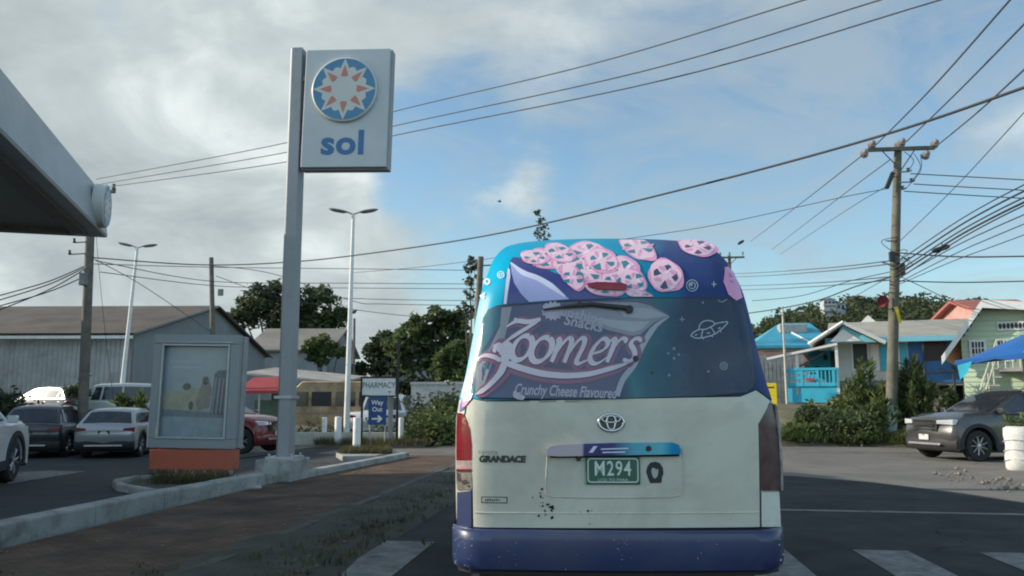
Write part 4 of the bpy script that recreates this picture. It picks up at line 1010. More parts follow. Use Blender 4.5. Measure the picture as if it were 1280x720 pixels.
# ---- bollards
for px, py, h, lb in ((405, 556, .9, 'thin white bollard leftmost in the row on the far kerb'), (422, 559, .95, 'white bollard just left of the lamp post foot'), (445.5, 566, .98, 'stout white bollard on the near grass island'), (501, 557, .9, 'white bollard right of the pharmacy sign posts')):
    p = gp(px, py); r_ = .085 if h < .95 else .11
    o = thing('bollard', lb, 'bollard', (p.x, p.y, .0), 0, 'white bollards along the driveway')
    b = MB(); b.lathe([(r_, 0), (r_, h-.03), (r_*.9, h), (0, h+.01)], 14); b.build('post', WHITEP, o, smooth=40)
    b = MB(); b.lathe([(r_*1.25, 0), (r_*1.25, .05), (r_*1.01, .06)], 14); b.build('base', CONC, o, smooth=40)
# ---- islands and kerbs of the driveway
b = MB(); P = [gp(*p) for p in [(420, 572), (428, 577), (470, 576), (502, 571), (480, 567), (440, 568)]]
b.prism([(p.x, p.y) for p in P], 0, .13, lambda a, c, t: (a, c, t)); tag(b.build('kerb_island', CONCP, bevel=.02), kind='structure')
b = MB(); q = random.Random(41); tufts(b, [(gp(q.uniform(428, 488), q.uniform(569, 574)).xy.to_3d()+Vector((0, 0, .13))) for _ in range(420)], .17, q, 8); tag(b.build('island_grass', GRASS, fix=False), 'dry grass on the kerbed island by the white bollard', kind='stuff')
b = MB(); a, c = gp(328, 556), gp(520, 558); b.bx(a.x-1, gp(335, 556).x+4.4, a.y, a.y+.2, 0, .42); tag(b.build('low_wall', mat('cream_render', (.52, .50, .42), .85, 0, .12, 3, dirt=(.3, .28, .22), dscale=2, damt=.7), bevel=.01), 'low cream wall behind the post of the tall sol sign', 'wall')
b = MB(); P = [gp(*p) for p in [(395, 561), (530, 560), (536, 553), (395, 554)]]; b.prism([(p.x, p.y) for p in P], 0, .10, lambda a, c, t: (a, c, t)); tag(b.build('verge_strip', EARTH), kind='structure')
b = MB(); q = random.Random(42); tufts(b, [(gp(q.uniform(395, 535), q.uniform(553, 561)).xy.to_3d()+Vector((0, 0, .1))) for _ in range(900)], .22, q, 7); tag(b.build('strip_grass', GRASS, fix=False), 'rough grass strip under the pharmacy sign', kind='stuff')
# ---- pharmacy sign and way out sign
PY_ = 26.3
tl_, br_ = at(453.5, 473, PY_), at(494.5, 494, PY_)
ps_ = thing('pharmacy_sign', 'white PHARMACY sign board between two dark posts', 'sign', ((tl_.x+br_.x)/2, PY_, 0))
ws2, hs2, cz2 = br_.x-tl_.x, tl_.z-br_.z, (tl_.z+br_.z)/2
b = MB(); b.box((0, 0, cz2), (ws2, .08, hs2)); bd = b.build('board', WHITEP, ps_, bevel=.008)
b = MB()
for dx, dz, sx, sz in ((0, hs2/2+.03, ws2+.12, .05), (0, -hs2/2-.03, ws2+.12, .05), (-ws2/2-.03, 0, .05, hs2), (ws2/2+.03, 0, .05, hs2)): b.box((dx, 0, cz2+dz), (sx, .1, sz))
b.build('board_frame', BLACK, ps_)
b = MB(); words_on(b, 'PHARMACY', lambda x, y: (x*.86, -.045, cz2+.04+y*1.1), .24)
b.bx(.30, .44, -.0455, -.044, cz2-.17, cz2-.155); b.bx(.34, .36, -.0455, -.044, cz2-.21, cz2-.14)
b.build('lettering', BLACK, bd, fix=False)
for x, h in ((-ws2/2-.02, 2.0), (ws2/2+.05, 3.4)):
    b = MB(); b.tube([(x, .06, 0), (x, .06, h)], .04, 8); b.build('post', BLACK, ps_, smooth=50)
for x in (-.3, -.05, .25):
    b = MB(); b.box((x, -.02, cz2-hs2/2-.10), (.06, .08, .10)); b.build('spot_bracket', BLACK, ps_)
tl_, br_ = at(461, 496, PY_-.5), at(482.5, 531, PY_-.5)
wo = thing('exit_sign', 'blue Way Out sign with a white arrow under the pharmacy board', 'sign', ((tl_.x+br_.x)/2, PY_-.5, 0))
ws3, hs3, cz3 = br_.x-tl_.x, tl_.z-br_.z, (tl_.z+br_.z)/2
b = MB(); b.box((0, 0, cz3), (ws3, .05, hs3)); bd = b.build('board', mat('sign_navy', (.015, .06, .18), .45, 0, .1), wo, bevel=.006)
b = MB(); words_on(b, 'Way', lambda x, y: (x, -.028, cz3+.25+y), .20, bold=.004); words_on(b, 'Out', lambda x, y: (x, -.028, cz3+.04+y), .20, bold=.004); b.build('lettering', WHITEP, bd, fix=False)
b = MB(); b.add([(x, -.028, cz3-.25+z) for x, z in [(-.17, -.025), (.06, -.025), (.0, -.10), (.07, -.10), (.18, 0), (.07, .10), (.0, .10), (.06, .025), (-.17, .025)]], [tuple(range(9))]); b.build('arrow', WHITEP, bd)
for x in (-ws3/2+.04, ws3/2-.04):
    b = MB(); b.tube([(x, .05, 0), (x, .05, cz3+hs3/2)], .03, 8); b.build('post', GALV, wo, smooth=50)
p = gp(487.5, 558); b = MB(); h = at(487.5, 496, p.y).z; b.box((0, 0, h/2), (.16, .05, h)); o = b.build('marker_post', mat('post_grey', (.33, .33, .31), .7, 0, .15, 5), bevel=.01); o.location = (p.x, p.y, 0); tag(o, 'flat grey marker post standing right of the Way Out sign', 'post')
# ---- warehouse
A = at(160, 505, 37.0); DA = R(22.5)   # near corner; axes follow the station
wh = thing('warehouse', 'long grey corrugated warehouse with a rusty pitched roof', 'warehouse', (A.x, A.y, 0), R(5))
u_ = 4.65
GW, SL, EH = 19.5, 46.0, 4.65
ridge = 6.0
CORR = mat('corrugated_steel', (.36, .38, .38), .55, .2, .10, 1.5, dirt=(.2, .2, .19), dscale=.9, damt=.7)
RUST = mat('rust_roof', (.085, .066, .052), .8, .1, .35, .6, .3, 12, dirt=(.14, .12, .10), dscale=.35, damt=.8)
GABW = mat('gable_grey', (.24, .26, .265), .8, 0, .12, .7, dirt=(.17, .18, .18), dscale=.5, damt=.6)
# local: X+ along the gable (away to the right), -X... side wall runs along -X from the corner, gable along +Y
rows = []
n = 400
r0, r1 = [], []
for i in range(n+1):
    x = -SL*i/n; y = .035*(1 if i % 2 else -1); r0.append((x, y, 0)); r1.append((x, y, EH))
b = MB(); b.grid([r0, r1]); b.build('side_wall', CORR, wh)
b = MB(); b.prism([(0, 0), (GW, 0), (GW, EH), (GW/2, ridge+1.0), (0, EH)], 0, -.2, lambda a, z, t: (t, a, z)); b.build('gable_wall', GABW, wh)
def roofpl(y0, z0, y1, z1):
    b = MB(); rows = []
    m_ = 480
    for k, (y, z) in enumerate(((y0, z0), (y1, z1))):
        rows.append([(.35-(SL+.7)*i/m_, y, z+.012*(i % 2)) for i in range(m_+1)])
    b.grid(rows); b.grid([[(x, y, z-.06) for x, y, z in r_] for r_ in rows]); return b
slope = (ridge+1.0-EH)/(GW/2)
b = roofpl(-.5, EH-.5*slope+.08, GW/2, ridge+1.08); b.build('roof', RUST, wh); b = roofpl(GW+.5, EH-.5*slope+.08, GW/2, ridge+1.08); b.build('roof', RUST, wh)
b = MB(); b.tube([(.36, -.5, EH-.5*slope+.02), (.36, GW/2, ridge+1.02), (.36, GW+.5, EH-.5*slope+.02)], .07, 4); b.build('barge_board', mat('barge', (.12, .13, .13), .7), wh)
b = MB(); b.bx(-SL, .3, -.62, -.5, EH-.30, EH-.16); b.build('gutter', WHITEP, wh)
b = MB(); b.bx(-SL, 0, .12, .2, 0, EH-.1); b.bx(-SL, -SL+.1, .1, GW, 0, EH); b.bx(-SL, 0, GW-.1, GW, 0, EH); b.build('rear_wall', GABW, wh)
b = MB(); b.bx(.0, .06, 4.5, 8.2, 0, 3.4); b.build('shutter_door', mat('shutter', (.30, .32, .33), .6, .2, .1), wh)
# ---- second building behind, with grey roof
def gable_house(name, label, cat, px0, px1, pye, pyr, Y, dep, wallm, roofm, rz=0, zbase=0, over=.4):
    a, c = at(px0, pye, Y), at(px1, pye, Y); ridgez = at((px0+px1)/2, pyr, Y+dep/2).z; ez = a.z
    o = thing(name, label, cat, ((a.x+c.x)/2, Y, zbase), rz); W2 = (c.x-a.x)/2
    b = MB(); b.bx(-W2+over, W2-over, over, dep-over, 0, ez-zbase); b.build('wall', wallm, o)
    b = MB(); b.prism([(0, ez-zbase-.02), (dep/2, ridgez-zbase), (dep, ez-zbase-.02), (dep, ez-zbase-.16), (dep/2, ridgez-zbase-.16), (0, ez-zbase-.16)], -W2, W2, lambda y, z, t: (t, y, z)); b.build('roof', roofm, o)
    b = MB(); b.prism([(over, ez-zbase), (dep-over, ez-zbase), (dep/2, ridgez-zbase-.16)], -W2+over, W2-over, lambda y, z, t: (t, y, z)); b.build('gable', wallm, o)
    return o, W2, ez-zbase
gable_house('shed', 'grey building with a weathered grey roof behind the warehouse gable', 'building', 305, 412, 437, 411, 62, 12, GABW, mat('roof_grey', (.20, .185, .16), .8, 0, .2, .5), R(6))
gable_house('shed', 'dark roofed building half hidden among the trees left of the minibus', 'building', 466, 520, 428, 415, 70, 10, GABW, mat('roof_brown', (.11, .085, .065), .8, 0, .2, .5), 0)
# ---- stall with red awning and its shed roof
sp0, sp1 = at(296, 489, 33), at(352, 489, 33)
stall = thing('market_stall', 'stall with a red awning and green sheeting behind the red car', 'stall', (sp0.x, 33, 0)); WS = sp1.x-sp0.x
b = MB(); b.add([(0, 0, at(300, 488, 33).z), (WS, 0, at(300, 488, 33).z), (WS, 1.6, at(300, 470, 33).z), (0, 1.6, at(300, 470, 33).z)], [(0, 1, 2, 3)]); b.add([(0, -.01, at(300, 488, 33).z), (WS, -.01, at(300, 488, 33).z), (WS, -.01, at(300, 492, 33).z), (0, -.01, at(300, 492, 33).z)], [(0, 1, 2, 3)]); b.build('awning', mat('awning_red', (.28, .035, .04), .8, 0, .2, 3), stall)
for x in (.05, WS/2, WS-.05):
    b = MB(); b.tube([(x, .05, 0), (x, .05, 1.85)], .035, 6); b.build('post', GALV, stall)
b = MB(); b.bx(0, WS+1.2, 1.8, 1.9, 0, 1.5); b.build('back_sheet', mat('sheet_green', (.07, .15, .11), .7, 0, .3, 2), stall)
b = MB(); b.bx(0, WS, .3, .9, .0, .75); b.build('counter', TIMBER, stall)
r0_, r1_ = at(300, 462, 36), at(425, 472, 36)
sh = thing('lean_to', 'open shed with a low pale tin roof beside the tan bus', 'shed', ((r0_.x+r1_.x)/2, 36, 0)); W2 = (r1_.x-r0_.x)/2
b = MB(); z_ = at(300, 470, 36).z; b.add([(-W2, 0, z_+.15), (W2, 0, z_-.25), (W2, 4, z_+.1), (-W2, 4, z_+.55), (-W2, 0, z_+.07), (W2, 0, z_-.33), (W2, 4, z_+.02), (-W2, 4, z_+.47)], [(0, 1, 2, 3), (4, 5, 6, 7), (0, 1, 5, 4), (1, 2, 6, 5), (2, 3, 7, 6), (3, 0, 4, 7)]); b.build('roof', mat('tin_pale', (.38, .36, .32), .6, .2, .2, 1.2, dirt=(.2, .14, .1), dscale=.8, damt=.7), sh)
b = MB(); b.bx(-W2+.2, W2-.2, 3.2, 3.4, 0, z_-.3); b.build('back_wall', mat('dark_board', (.06, .055, .05), .9), sh)
for x in (-W2+.1, 0, W2-.1):
    b = MB(); b.tube([(x, .1, 0), (x, .1, z_-.1 if x < W2-.2 else z_-.4)], .05, 6); b.build('post', TIMBER, sh)
# ================================================================ vehicles
TINT = glass('tinted_glass', (.02, .024, .028)); TAIL = mat('tail_lens', (.16, .012, .018), .2, 0, .1, coat=.5); LAMP = mat('head_lens', (.62, .64, .66), .12, .2, .1, coat=.6)
CLAD = mat('cladding', (.022, .022, .024), .7, 0, .15); ALLOY = mat('alloy', (.42, .42, .43), .35, .7, .1)
PLATEW = mat('plate_plain', (.5, .5, .5), .5)
def paint(name, c, metal=.0, dirtc=None): return mat('paint_'+name, c, .28, metal, .05, 1.5, coat=.6, dirt=dirtc or tuple(min(1, x*.6+.06) for x in c), dscale=1.2, damt=.35)
def car(label, loc, rz, Lc=4.4, W=1.82, H=1.62, hood=1.02, belt=1.05, wheel_r=.35, ws=(1.05, .25), rear=(-1.6, -2.05), front_bulge=.12, wb=2.65, body=None, clad=True, roof_rails=False, kind='car', name='parked_car', rimm=None, spokes=5, group='cars parked on the forecourt', pickup=None, tail_up=False, rail=None):
    """local +X is the front of the car; ws = foot and head of the windscreen, rear = head and foot of the rear screen"""
    o = thing(name, label, kind, loc, rz, group)
    h = Lc/2; xf, xr = wb/2+.02, -wb/2+.02; g = .26; ar = wheel_r+.075
    def arch(xc): return [(xc+ar*math.cos(R(a)), max(g, wheel_r+ar*math.sin(R(a)))) for a in range(0, 181, 18)]
    top = [(h-.02, .42), (h, .62), (h-.03, .80), (h-.16, hood-.10), (h-.5, hood), (ws[0], belt)] + ([(rear[1], belt)] if pickup is None else [(rear[1], belt)]) + [(-h+.12, belt-.02), (-h+.02, belt-.14), (-h, .72), (-h+.03, .44)]
    low = [(-h+.12, g)] + arch(xr)[::-1] + arch(xf)[::-1] + [(h-.15, g)]
    prof = top+low
    cxm = 0; layers = []
    for yy, sh in ((-W/2, .07), (-W/2+.035, .022), (-W/2+.15, .0), (0, -.035), (W/2-.15, 0), (W/2-.035, .022), (W/2, .07)):
        row = []
        for i, (x, z) in enumerate(prof):
            if i < len(top):
                nose = front_bulge*(1-(abs(yy)/(W/2))**2)
                xx = x*(1-sh*.45)+(nose if x > h-.6 else (-nose*.6 if x < -h+.2 else 0)) - (front_bulge if x > h-.6 else 0)*.5
                row.append((xx, yy, z-sh*(.8 if z > .9 else .2)))
            else: row.append((x, yy, z))
        layers.append(row)
    b = MB(); b.grid(layers, closed=True); n = len(prof); k = len(b.v)
    b.f += [tuple(range(k-7*n, k-6*n)), tuple(range(k-n, k))]; b.m += [0, 0]
    # inner floor is closed by the loft; cabin
    b.build('body', body, o, smooth=38)
    hwb, hwt = W/2-.045, W/2-.24; zt = H-.03
    def hwz(z): return hwb+(hwt-hwb)*(z-belt+.03)/(zt-belt+.03)
    cab = [(ws[0]+.03, belt-.03), (ws[1], zt-.06), (ws[1]-.25, zt), ((ws[1]+rear[0])/2, zt+.03), (rear[0]+.2, zt-.01), (rear[0], zt-.07), (rear[1], belt-.03)]
    rows = []
    for x, z in cab:
        w_ = hwz(min(z, zt)); c = .035 if z > belt+.1 else .0
        rows.append([(x, -w_, z-c), (x, -w_+.07, z), (x, -w_*.5, z+.02), (x, 0, z+.028), (x, w_*.5, z+.02), (x, w_-.07, z), (x, w_, z-c)])
    b = MB(); b.grid(rows)
    for s_ in (0, 6):
        b.add([r_[s_] for r_ in rows], [tuple(range(len(rows)))])
    b.build('cabin', body, o, smooth=35)
    # glass: side windows split by pillars, screens
    def side(poly, s_):
        b_ = MB(); b_.add([(x, s_*(hwz(z)+.008), z) for x, z in poly], [tuple(range(len(poly)))]); return b_
    z0, z1 = belt+.03, zt-.13
    lerp = lambda a, c, t: a+(c-a)*t
    fx0, fx1 = lerp(ws[0], ws[1], .10)-.10, lerp(ws[0], ws[1], .92)-.10
    rx0, rx1 = lerp(rear[1], rear[0], .10)+.14, lerp(rear[1], rear[0], .9)+.14
    midx = (ws[1]-.25+rear[0])/2+.1
    for s_ in (-1, 1):
        side([(fx0, z0), (fx1, z1), (midx+.04, z1+.015), (midx+.04, z0)], s_).build('side_window', TINT, o)
        q1 = lerp(midx, rx0, .62)
        side([(midx-.04, z0), (midx-.04, z1+.015), (q1+.02, z1), (q1-.02, z0)], s_).build('side_window', TINT, o)
        side([(q1-.10, z0), (q1-.06, z1), (rx1, z1-.02), (rx0+.02, z0+(.12 if tail_up else .0))], s_).build('quarter_window', TINT, o)
        b = MB(); b.box((ws[0]-.22, s_*(W/2+.06), belt+.06), (.12, .17, .13)); b.build('mirror', body, o, bevel=.03)
        for xm in (midx-.12, midx-1.0):
            b = MB(); b.box((xm, s_*(W/2-.002), belt-.13), (.17, .025, .03)); b.build('door_handle', body, o, bevel=.008)
        if clad:
            for xc in (xf, xr):
                b = MB(); P = [(xc+r_*math.cos(R(a)), wheel_r+r_*math.sin(R(a))) for r_, rng in ((ar+.085, range(-8, 189, 14)), (ar-.005, range(188, -9, -14))) for a in rng]
                b.prism(P, s_*(W/2-.02), s_*(W/2+.016), lambda x, z, t: (x, t, z)); b.build('arch_trim', CLAD, o)
            b = MB(); b.box((0, s_*(W/2-.012), g+.07), (wb-2*ar, .05, .16)); b.build('sill_trim', CLAD, o)
        if roof_rails:
            b = MB(); b.tube([(ws[1]-.3, s_*(hwt-.02), zt+.01), (ws[1]-.45, s_*(hwt-.02), zt+.06), (rear[0]+.35, s_*(hwt-.02), zt+.06), (rear[0]+.2, s_*(hwt-.02), zt+.01)], .02, 6); b.build('roof_rail', rail or GALV, o, smooth=50)
    def screen(f, k_, sgn):
        # quad lying just off the sloping screen
        (xa, za), (xb, zb) = f, k_
        nx, nz = (zb-za)*sgn, -(xb-xa)*sgn; l = math.hypot(nx, nz); nx, nz = nx/l*.012, nz/l*.012
        if nx*sgn < 0: nx, nz = -nx, -nz
        rows = []
        for t in (.10, .5, .90):
            x, z = lerp(xa, xb, t)+nx, lerp(za, zb, t)+nz; w_ = hwz(z)-.10
            rows.append([(x, -w_, z+.0), (x, -w_*.5, z+.02), (x, 0, z+.028), (x, w_*.5, z+.02), (x, w_, z)])
        b_ = MB(); b_.grid(rows); return b_
    screen(cab[0], cab[1], 1).build('windscreen', TINT, o, smooth=60)
    screen(cab[6], cab[5], -1).build('rear_screen', TINT, o, smooth=60)
    # lamps
    for s_ in (-1, 1):
        b = MB(); y0, y1 = s_*(W/2-.05), s_*(W/2-.48)
        b.prism([(y0, hood-.13), (y0, hood-.26), (y1, hood-.24), (y1, hood-.15)], h-.30, h+.055, lambda y, z, t: (t-abs(abs(y)-W/2+.48)*.27, y, z)); b.build('headlight', LAMP, o, bevel=.015)
        b = MB(); b.prism([(s_*(W/2-.025), belt-.10), (s_*(W/2-.025), belt-.24), (s_*(W/2-.36), belt-.21), (s_*(W/2-.34), belt-.13)], -h+.16, -h-.045, lambda y, z, t: (t+abs(abs(y)-W/2+.42)*.12, y, z)); b.build('tail_light', TAIL, o, bevel=.012)
    b = MB(); b.prism([(-.46, hood-.14), (.46, hood-.14), (.42, hood-.42), (-.42, hood-.42)], h-.1, h+.075, lambda y, z, t: (t-.5*max(0, abs(y)-.2)*.3, y, z)); 
    b.build('grille', BLACK, o)
    b = MB(); b.bx(h+.06, h+.09, -.36, .36, hood-.295, hood-.255); b.bx(h+.06, h+.085, -.36, .36, hood-.385, hood-.365); b.bx(h+.06, h+.085, -.40, .40, hood-.175, hood-.155); b.build('grille_bar', CHROME, o)
    for s_, nm in ((1, 'front_bumper'), (-1, 'rear_bumper')):
        b = MB(); rows = []
        for z, e in ((.24, -.10), (.30, .0), (.46, .03), (.54, .0)):
            rows.append([(s_*(h+e-.02+(front_bulge if s_ > 0 else front_bulge*.6)*(1-t*t)-(front_bulge*.5 if s_ > 0 else 0)-.03*abs(t)**5), t*(W/2-.01), z) for t in [-1+i/8 for i in range(17)]])
        b.grid(rows); b.build(nm, CLAD if clad else body, o, smooth=60)
        b = MB(); b.box((s_*(h+.03+front_bulge*.5), 0, .40), (.02, W*.62, .055)); b.build('skid_plate', ALLOY, o, bevel=.01)
        b = MB(); b.box((s_*(h+front_bulge*.55+.012), 0, .56 if s_ > 0 else belt-.27), (.02, .34, .13)); b.build('number_plate', PLATEW if s_ > 0 else BLACK, o)
    b = MB(); b.bx(-h+.3, h-.3, -W/2+.12, W/2-.12, .2, .5); b.build('underside', BLACK, o)
    for xc in (xf, xr):
        for s_ in (-1, 1): wheel(o, xc, s_*(W/2-.12), wheel_r, wheel_r, .22, 'y', rimm or ALLOY, spokes, s_)
    if pickup:
        pass
    return o
def by_wheel(px, py, deg, x, y, z=.004):
    """where a car stands so that the wheel at local (x, y) meets the ground at a surveyed point"""
    g = gp(px, py, z); a = R(90-deg); return (g.x-(x*math.cos(a)-y*math.sin(a)), g.y-(x*math.sin(a)+y*math.cos(a)), z)
rdir = lambda deg: R(90-deg)      # heading azimuth (clockwise from the road) to a turn about Z
c1 = car('dark suv with a silver rear pillar and roof rails parked beside the silver hatchback', by_wheel(80, 571, -16, -1.3, -.8, GZ), rdir(-16), 4.4, 1.85, 1.62, body=paint('dark', (.028, .03, .036)), roof_rails=True, rail=BLACK)
b = MB()
for s_ in (-1, 1): b.add([(-1.47, s_*.872, 1.10), (-1.50, s_*.735, 1.49), (-1.62, s_*.735, 1.48), (-1.66, s_*.868, 1.10)], [(0, 1, 2, 3)])
b.build('pillar_trim', ALLOY, c1)
car('silver hatchback parked tail towards the road between the dark suv and the poster box', by_wheel(172, 571, -16, -1.3, -.76, GZ), rdir(-16), 4.4, 1.76, 1.53, body=paint('silver', (.36, .37, .38), .35), clad=True)
car('white suv with black wheel arches cut off by the left edge', by_wheel(6, 603, -21, 1.3, -.8), rdir(-21), 4.4, 1.85, 1.66, hood=1.08, body=paint('white', (.66, .67, .66)), wheel_r=.37)
p = gp(316, 568); car('red hatchback with its nose showing right of the poster box', (p.x-1.35, p.y+.85, .008), rdir(98), 3.5, 1.66, 1.5, wb=2.3, ws=(.75, .15), rear=(-1.3, -1.6), body=paint('red', (.17, .016, .018)), clad=False)
p = at(62, 530, 33); car('white hatchback behind the dark suv at the foot of the warehouse', (p.x, 33, .5), rdir(-70), 4.3, 1.75, 1.55, body=paint('white_two', (.30, .31, .31)), clad=False)
p = at(172, 530, 33); car('pale van-like car half hidden by the poster box and weeds', (p.x, 33.5, .35), rdir(80), 4.4, 1.75, 1.85, hood=1.1, belt=1.12, ws=(1.3, .6), rear=(-1.9, -2.1), body=paint('pale_green', (.44, .47, .44)), clad=False)
# white pickup behind the signs, white car at the container
p = at(470, 540, 30); pk = car('white pickup parked behind the Way Out sign', (p.x, 31.5, .0), rdir(-2), 5.0, 1.8, 1.72, hood=1.1, belt=1.08, ws=(1.0, .45), rear=(-.65, -.75), body=paint('white_three', (.62, .63, .63)), clad=False, name='pickup_truck', kind='pickup', group='vehicles behind the pharmacy sign')
p = at(562, 540, 34); car('white car by the container half hidden behind the bushes', (p.x+.5, 34.5, .0), rdir(150), 4.4, 1.78, 1.5, body=paint('white_four', (.60, .61, .61)), clad=False, group='vehicles behind the pharmacy sign')
# rusty tan minibus
BT = paint('tan', (.40, .29, .17)); BT2 = mat('rust_patches', (.36, .26, .15), .7, 0, .25, 2, dirt=(.10, .05, .025), dscale=1.6, damt=1)
p = at(424, 540, 33); bus = thing('old_minibus', 'rusting tan minibus with missing windows parked behind the lamp post', 'minibus', (p.x, 33.3, 0), R(3), 'vehicles behind the pharmacy sign')
BL, BW, BH = 4.3, 1.7, 2.25; b = MB()
pr = [(-BL/2, .35), (-BL/2-.05, .9), (-BL/2+.05, 1.25), (-BL/2+.42, 2.0), (-BL/2+.7, BH), (BL/2-.15, BH), (BL/2, 2.0), (BL/2+.03, .9), (BL/2, .35)]
rows = [[(x*(1-s_*.25), y, z-s_*.4*(z > 1.9)) for x, z in pr] for y, s_ in ((-BW/2, .12), (-BW/2+.06, .02), (0, -.02), (BW/2-.06, .02), (BW/2, .12))]
b.grid(rows, closed=True); k = len(b.v); n = len(pr); b.f += [tuple(range(k-5*n, k-4*n)), tuple(range(k-n, k))]; b.m += [0, 0]; b.build('body', BT2, bus, smooth=35)
for i, x in enumerate((-1.45, -.62, .35, 1.3)):
    b = MB(); w2 = .30 if i == 0 else .40; b.bx(x-w2, x+w2, -BW/2-.012, -BW/2+.0, 1.25, 1.82); b.build('side_window', BLACK if i in (1, 3) else TINT, bus)
b = MB(); b.add([(-BL/2-.0, -.65, 1.28), (-BL/2-.0, .65, 1.28), (-BL/2+.33, .6, 1.93), (-BL/2+.33, -.6, 1.93)], [(0, 1, 2, 3)]); b.build('windscreen', TINT, bus)
b = MB(); b.bx(-BL/2+.1, BL/2-.1, -BW/2-.014, -BW/2, .95, 1.0); b.build('side_trim', mat('trim_grey', (.2, .18, .15), .6), bus)
for x in (-1.35, 1.3):
    for s_ in (-1, 1): wheel(bus, x, s_*(BW/2-.1), .33, .33, .2, 'y', STEEL, 5, s_)
# container
p0, p1 = at(514, 478, 38), at(600, 505, 38); ct = thing('shipping_container', 'pale grey container behind the white car and bushes', 'container', ((p0.x+p1.x)/2, 38, 0)); W2 = (p1.x-p0.x)/2
b = MB(); n = 60; r0 = [(-W2+2*W2*i/n, .03*(i % 2), .1) for i in range(n+1)]; r1 = [(x, y, p0.z-.06) for x, y, z in r0]; b.grid([r0, r1]); b.bx(-W2, W2, .05, 2.4, .1, p0.z); b.build('shell', mat('container_grey', (.50, .51, .50), .6, 0, .1, 1, dirt=(.3, .27, .22), dscale=1, damt=.6), ct)
b = MB(); b.bx(-W2-.03, W2+.03, -.06, 0, p0.z-.1, p0.z+.02); b.bx(-W2-.03, W2+.03, -.06, 0, .05, .18); b.build('frame_rail', GALV, ct)
# grey suv on the right
c = car('dark grey suv with a chrome grille and bright alloy wheels parked at the right edge', by_wheel(1222, 577, -108, 1.345, .80), rdir(-108), 4.12, 1.84, 1.70, hood=1.12, belt=1.14, ws=(.95, .10), body=paint('graphite', (.05, .048, .046), .3), wheel_r=.37, roof_rails=True, spokes=9, group='vehicles right of the road')
# ================================================================ trees and shrubs
BARK = mat('bark', (.09, .075, .06), .95, 0, .3, 4, .6, 20)
LF = leafmat('leaves_tree', (.042, .066, .030), (.12, .15, .06), .55)
LFL = leafmat('leaves_light', (.06, .09, .03), (.15, .185, .065), .8)
LFD = leafmat('leaves_dark', (.030, .044, .025), (.085, .105, .048), .6)
LFO = leafmat('leaves_olive', (.06, .07, .04), (.14, .15, .085), .8)
def clump(b, c, r_, n, s, q):
    vs = []; fs = []
    for i in range(n):
        d = Vector((q.gauss(0, .45), q.gauss(0, .45), q.gauss(0, .38)))*r_
        p = Vector(c)+d
        u = Vector((q.gauss(0, 1), q.gauss(0, 1), q.gauss(0, .7)-.25)).normalized(); v_ = u.cross(Vector((q.gauss(0, 1), q.gauss(0, 1), q.gauss(0, 1)))).normalized()
        a = s*q.uniform(.6, 1.35); k = len(vs)
        vs += [p-u*a*.5, p+v_*a*.24+u*a*.1, p+u*a*.62, p-v_*a*.24+u*a*.1]; fs.append((k, k+1, k+2, k+3))
    b.add(vs, fs)
def tree(label, base, h, lobes, seed, m=LF, leaf=.3, dens=1.0, trunk=.2, group='trees left of the road', sub=9, nleaf=60, name='tree', lean=(0, 0), cr=(.26, .48)):
    """lobes: (dx, dy, z, radius, squash) masses of the crown; every mass is many leafy sprays on its own limb"""
    q = random.Random(seed)
    o = thing(name, label, 'tree', base, q.random()*6*0, group)
    tb = MB(); cb = MB(); top = Vector((lean[0], lean[1], h*.5))
    tb.tube([(0, 0, -.1), (lean[0]*.3+q.uniform(-.1, .1), lean[1]*.3, h*.25), tuple(top)], [trunk, trunk*.75, trunk*.5], 8)
    for dx, dy, z, r_, sq in lobes:
        c = Vector((dx, dy, z)); s0 = Vector((lean[0]*.6, lean[1]*.6, h*q.uniform(.25, .42)))
        mid = s0.lerp(c, .5)+Vector((q.uniform(-.3, .3), q.uniform(-.3, .3), -.1*r_)); tb.tube([s0, mid, c], [trunk*.42, trunk*.28, trunk*.1], 6)
        for i in range(int(sub*dens)):
            d = Vector((q.gauss(0, 1), q.gauss(0, 1), q.gauss(0, 1))).normalized()*r_*q.uniform(.45, 1.0); d.z *= sq
            e = c+d; rr = r_*q.uniform(*cr)
            if i % 3 == 0: tb.tube([c, c.lerp(e, .5)+Vector((0, 0, .1)), e], [trunk*.14, trunk*.09, trunk*.03], 5)
            clump(cb, e, rr, int(nleaf*q.uniform(.6, 1.3)), leaf, q)
    tb.build('trunk', BARK, o, smooth=60); cb.build('crown', m, o, fix=False)
    return o
def from_px(Y, base_px, masses, squash=.8):
    g = at(base_px, 500, Y); k = FPX/Y
    out = []
    for px, py, r_ in masses:
        p = at(px, py, Y); out.append((p.x-g.x, rnd.uniform(-.3, .3)*r_/k, p.z, r_/k*1.0, squash))
    return (g.x, Y, 0), out
B_, L_ = from_px(70, 340, [(322, 378, 26), (345, 366, 24), (308, 398, 20), (345, 400, 26), (362, 385, 20)])
tree('broad dark tree towering over the grey shed behind the poster box', B_, 12, L_, 1, LFD, .5, 2.2, .35)
B_, L_ = from_px(72, 400, [(398, 378, 22), (418, 395, 20), (402, 410, 24), (380, 395, 18)])
tree('dark round tree just left of the lamp post', B_, 11, L_, 2, LF, .5, 2.2, .3)
B_, L_ = from_px(50, 404, [(392, 432, 13), (408, 428, 14), (422, 440, 12), (400, 446, 15)])
tree('small bright tree in front of the grey shed', B_, 5.5, L_, 3, LFL, .32, 1.2, .16)
B_, L_ = from_px(56, 545, [(520, 412, 22), (545, 402, 20), (566, 404, 20), (500, 428, 20), (535, 430, 26), (572, 430, 22), (512, 450, 20), (555, 455, 26)])
tree('large dark spreading tree behind the pharmacy sign', B_, 9, L_, 4, LF, .42, 2.0, .35)
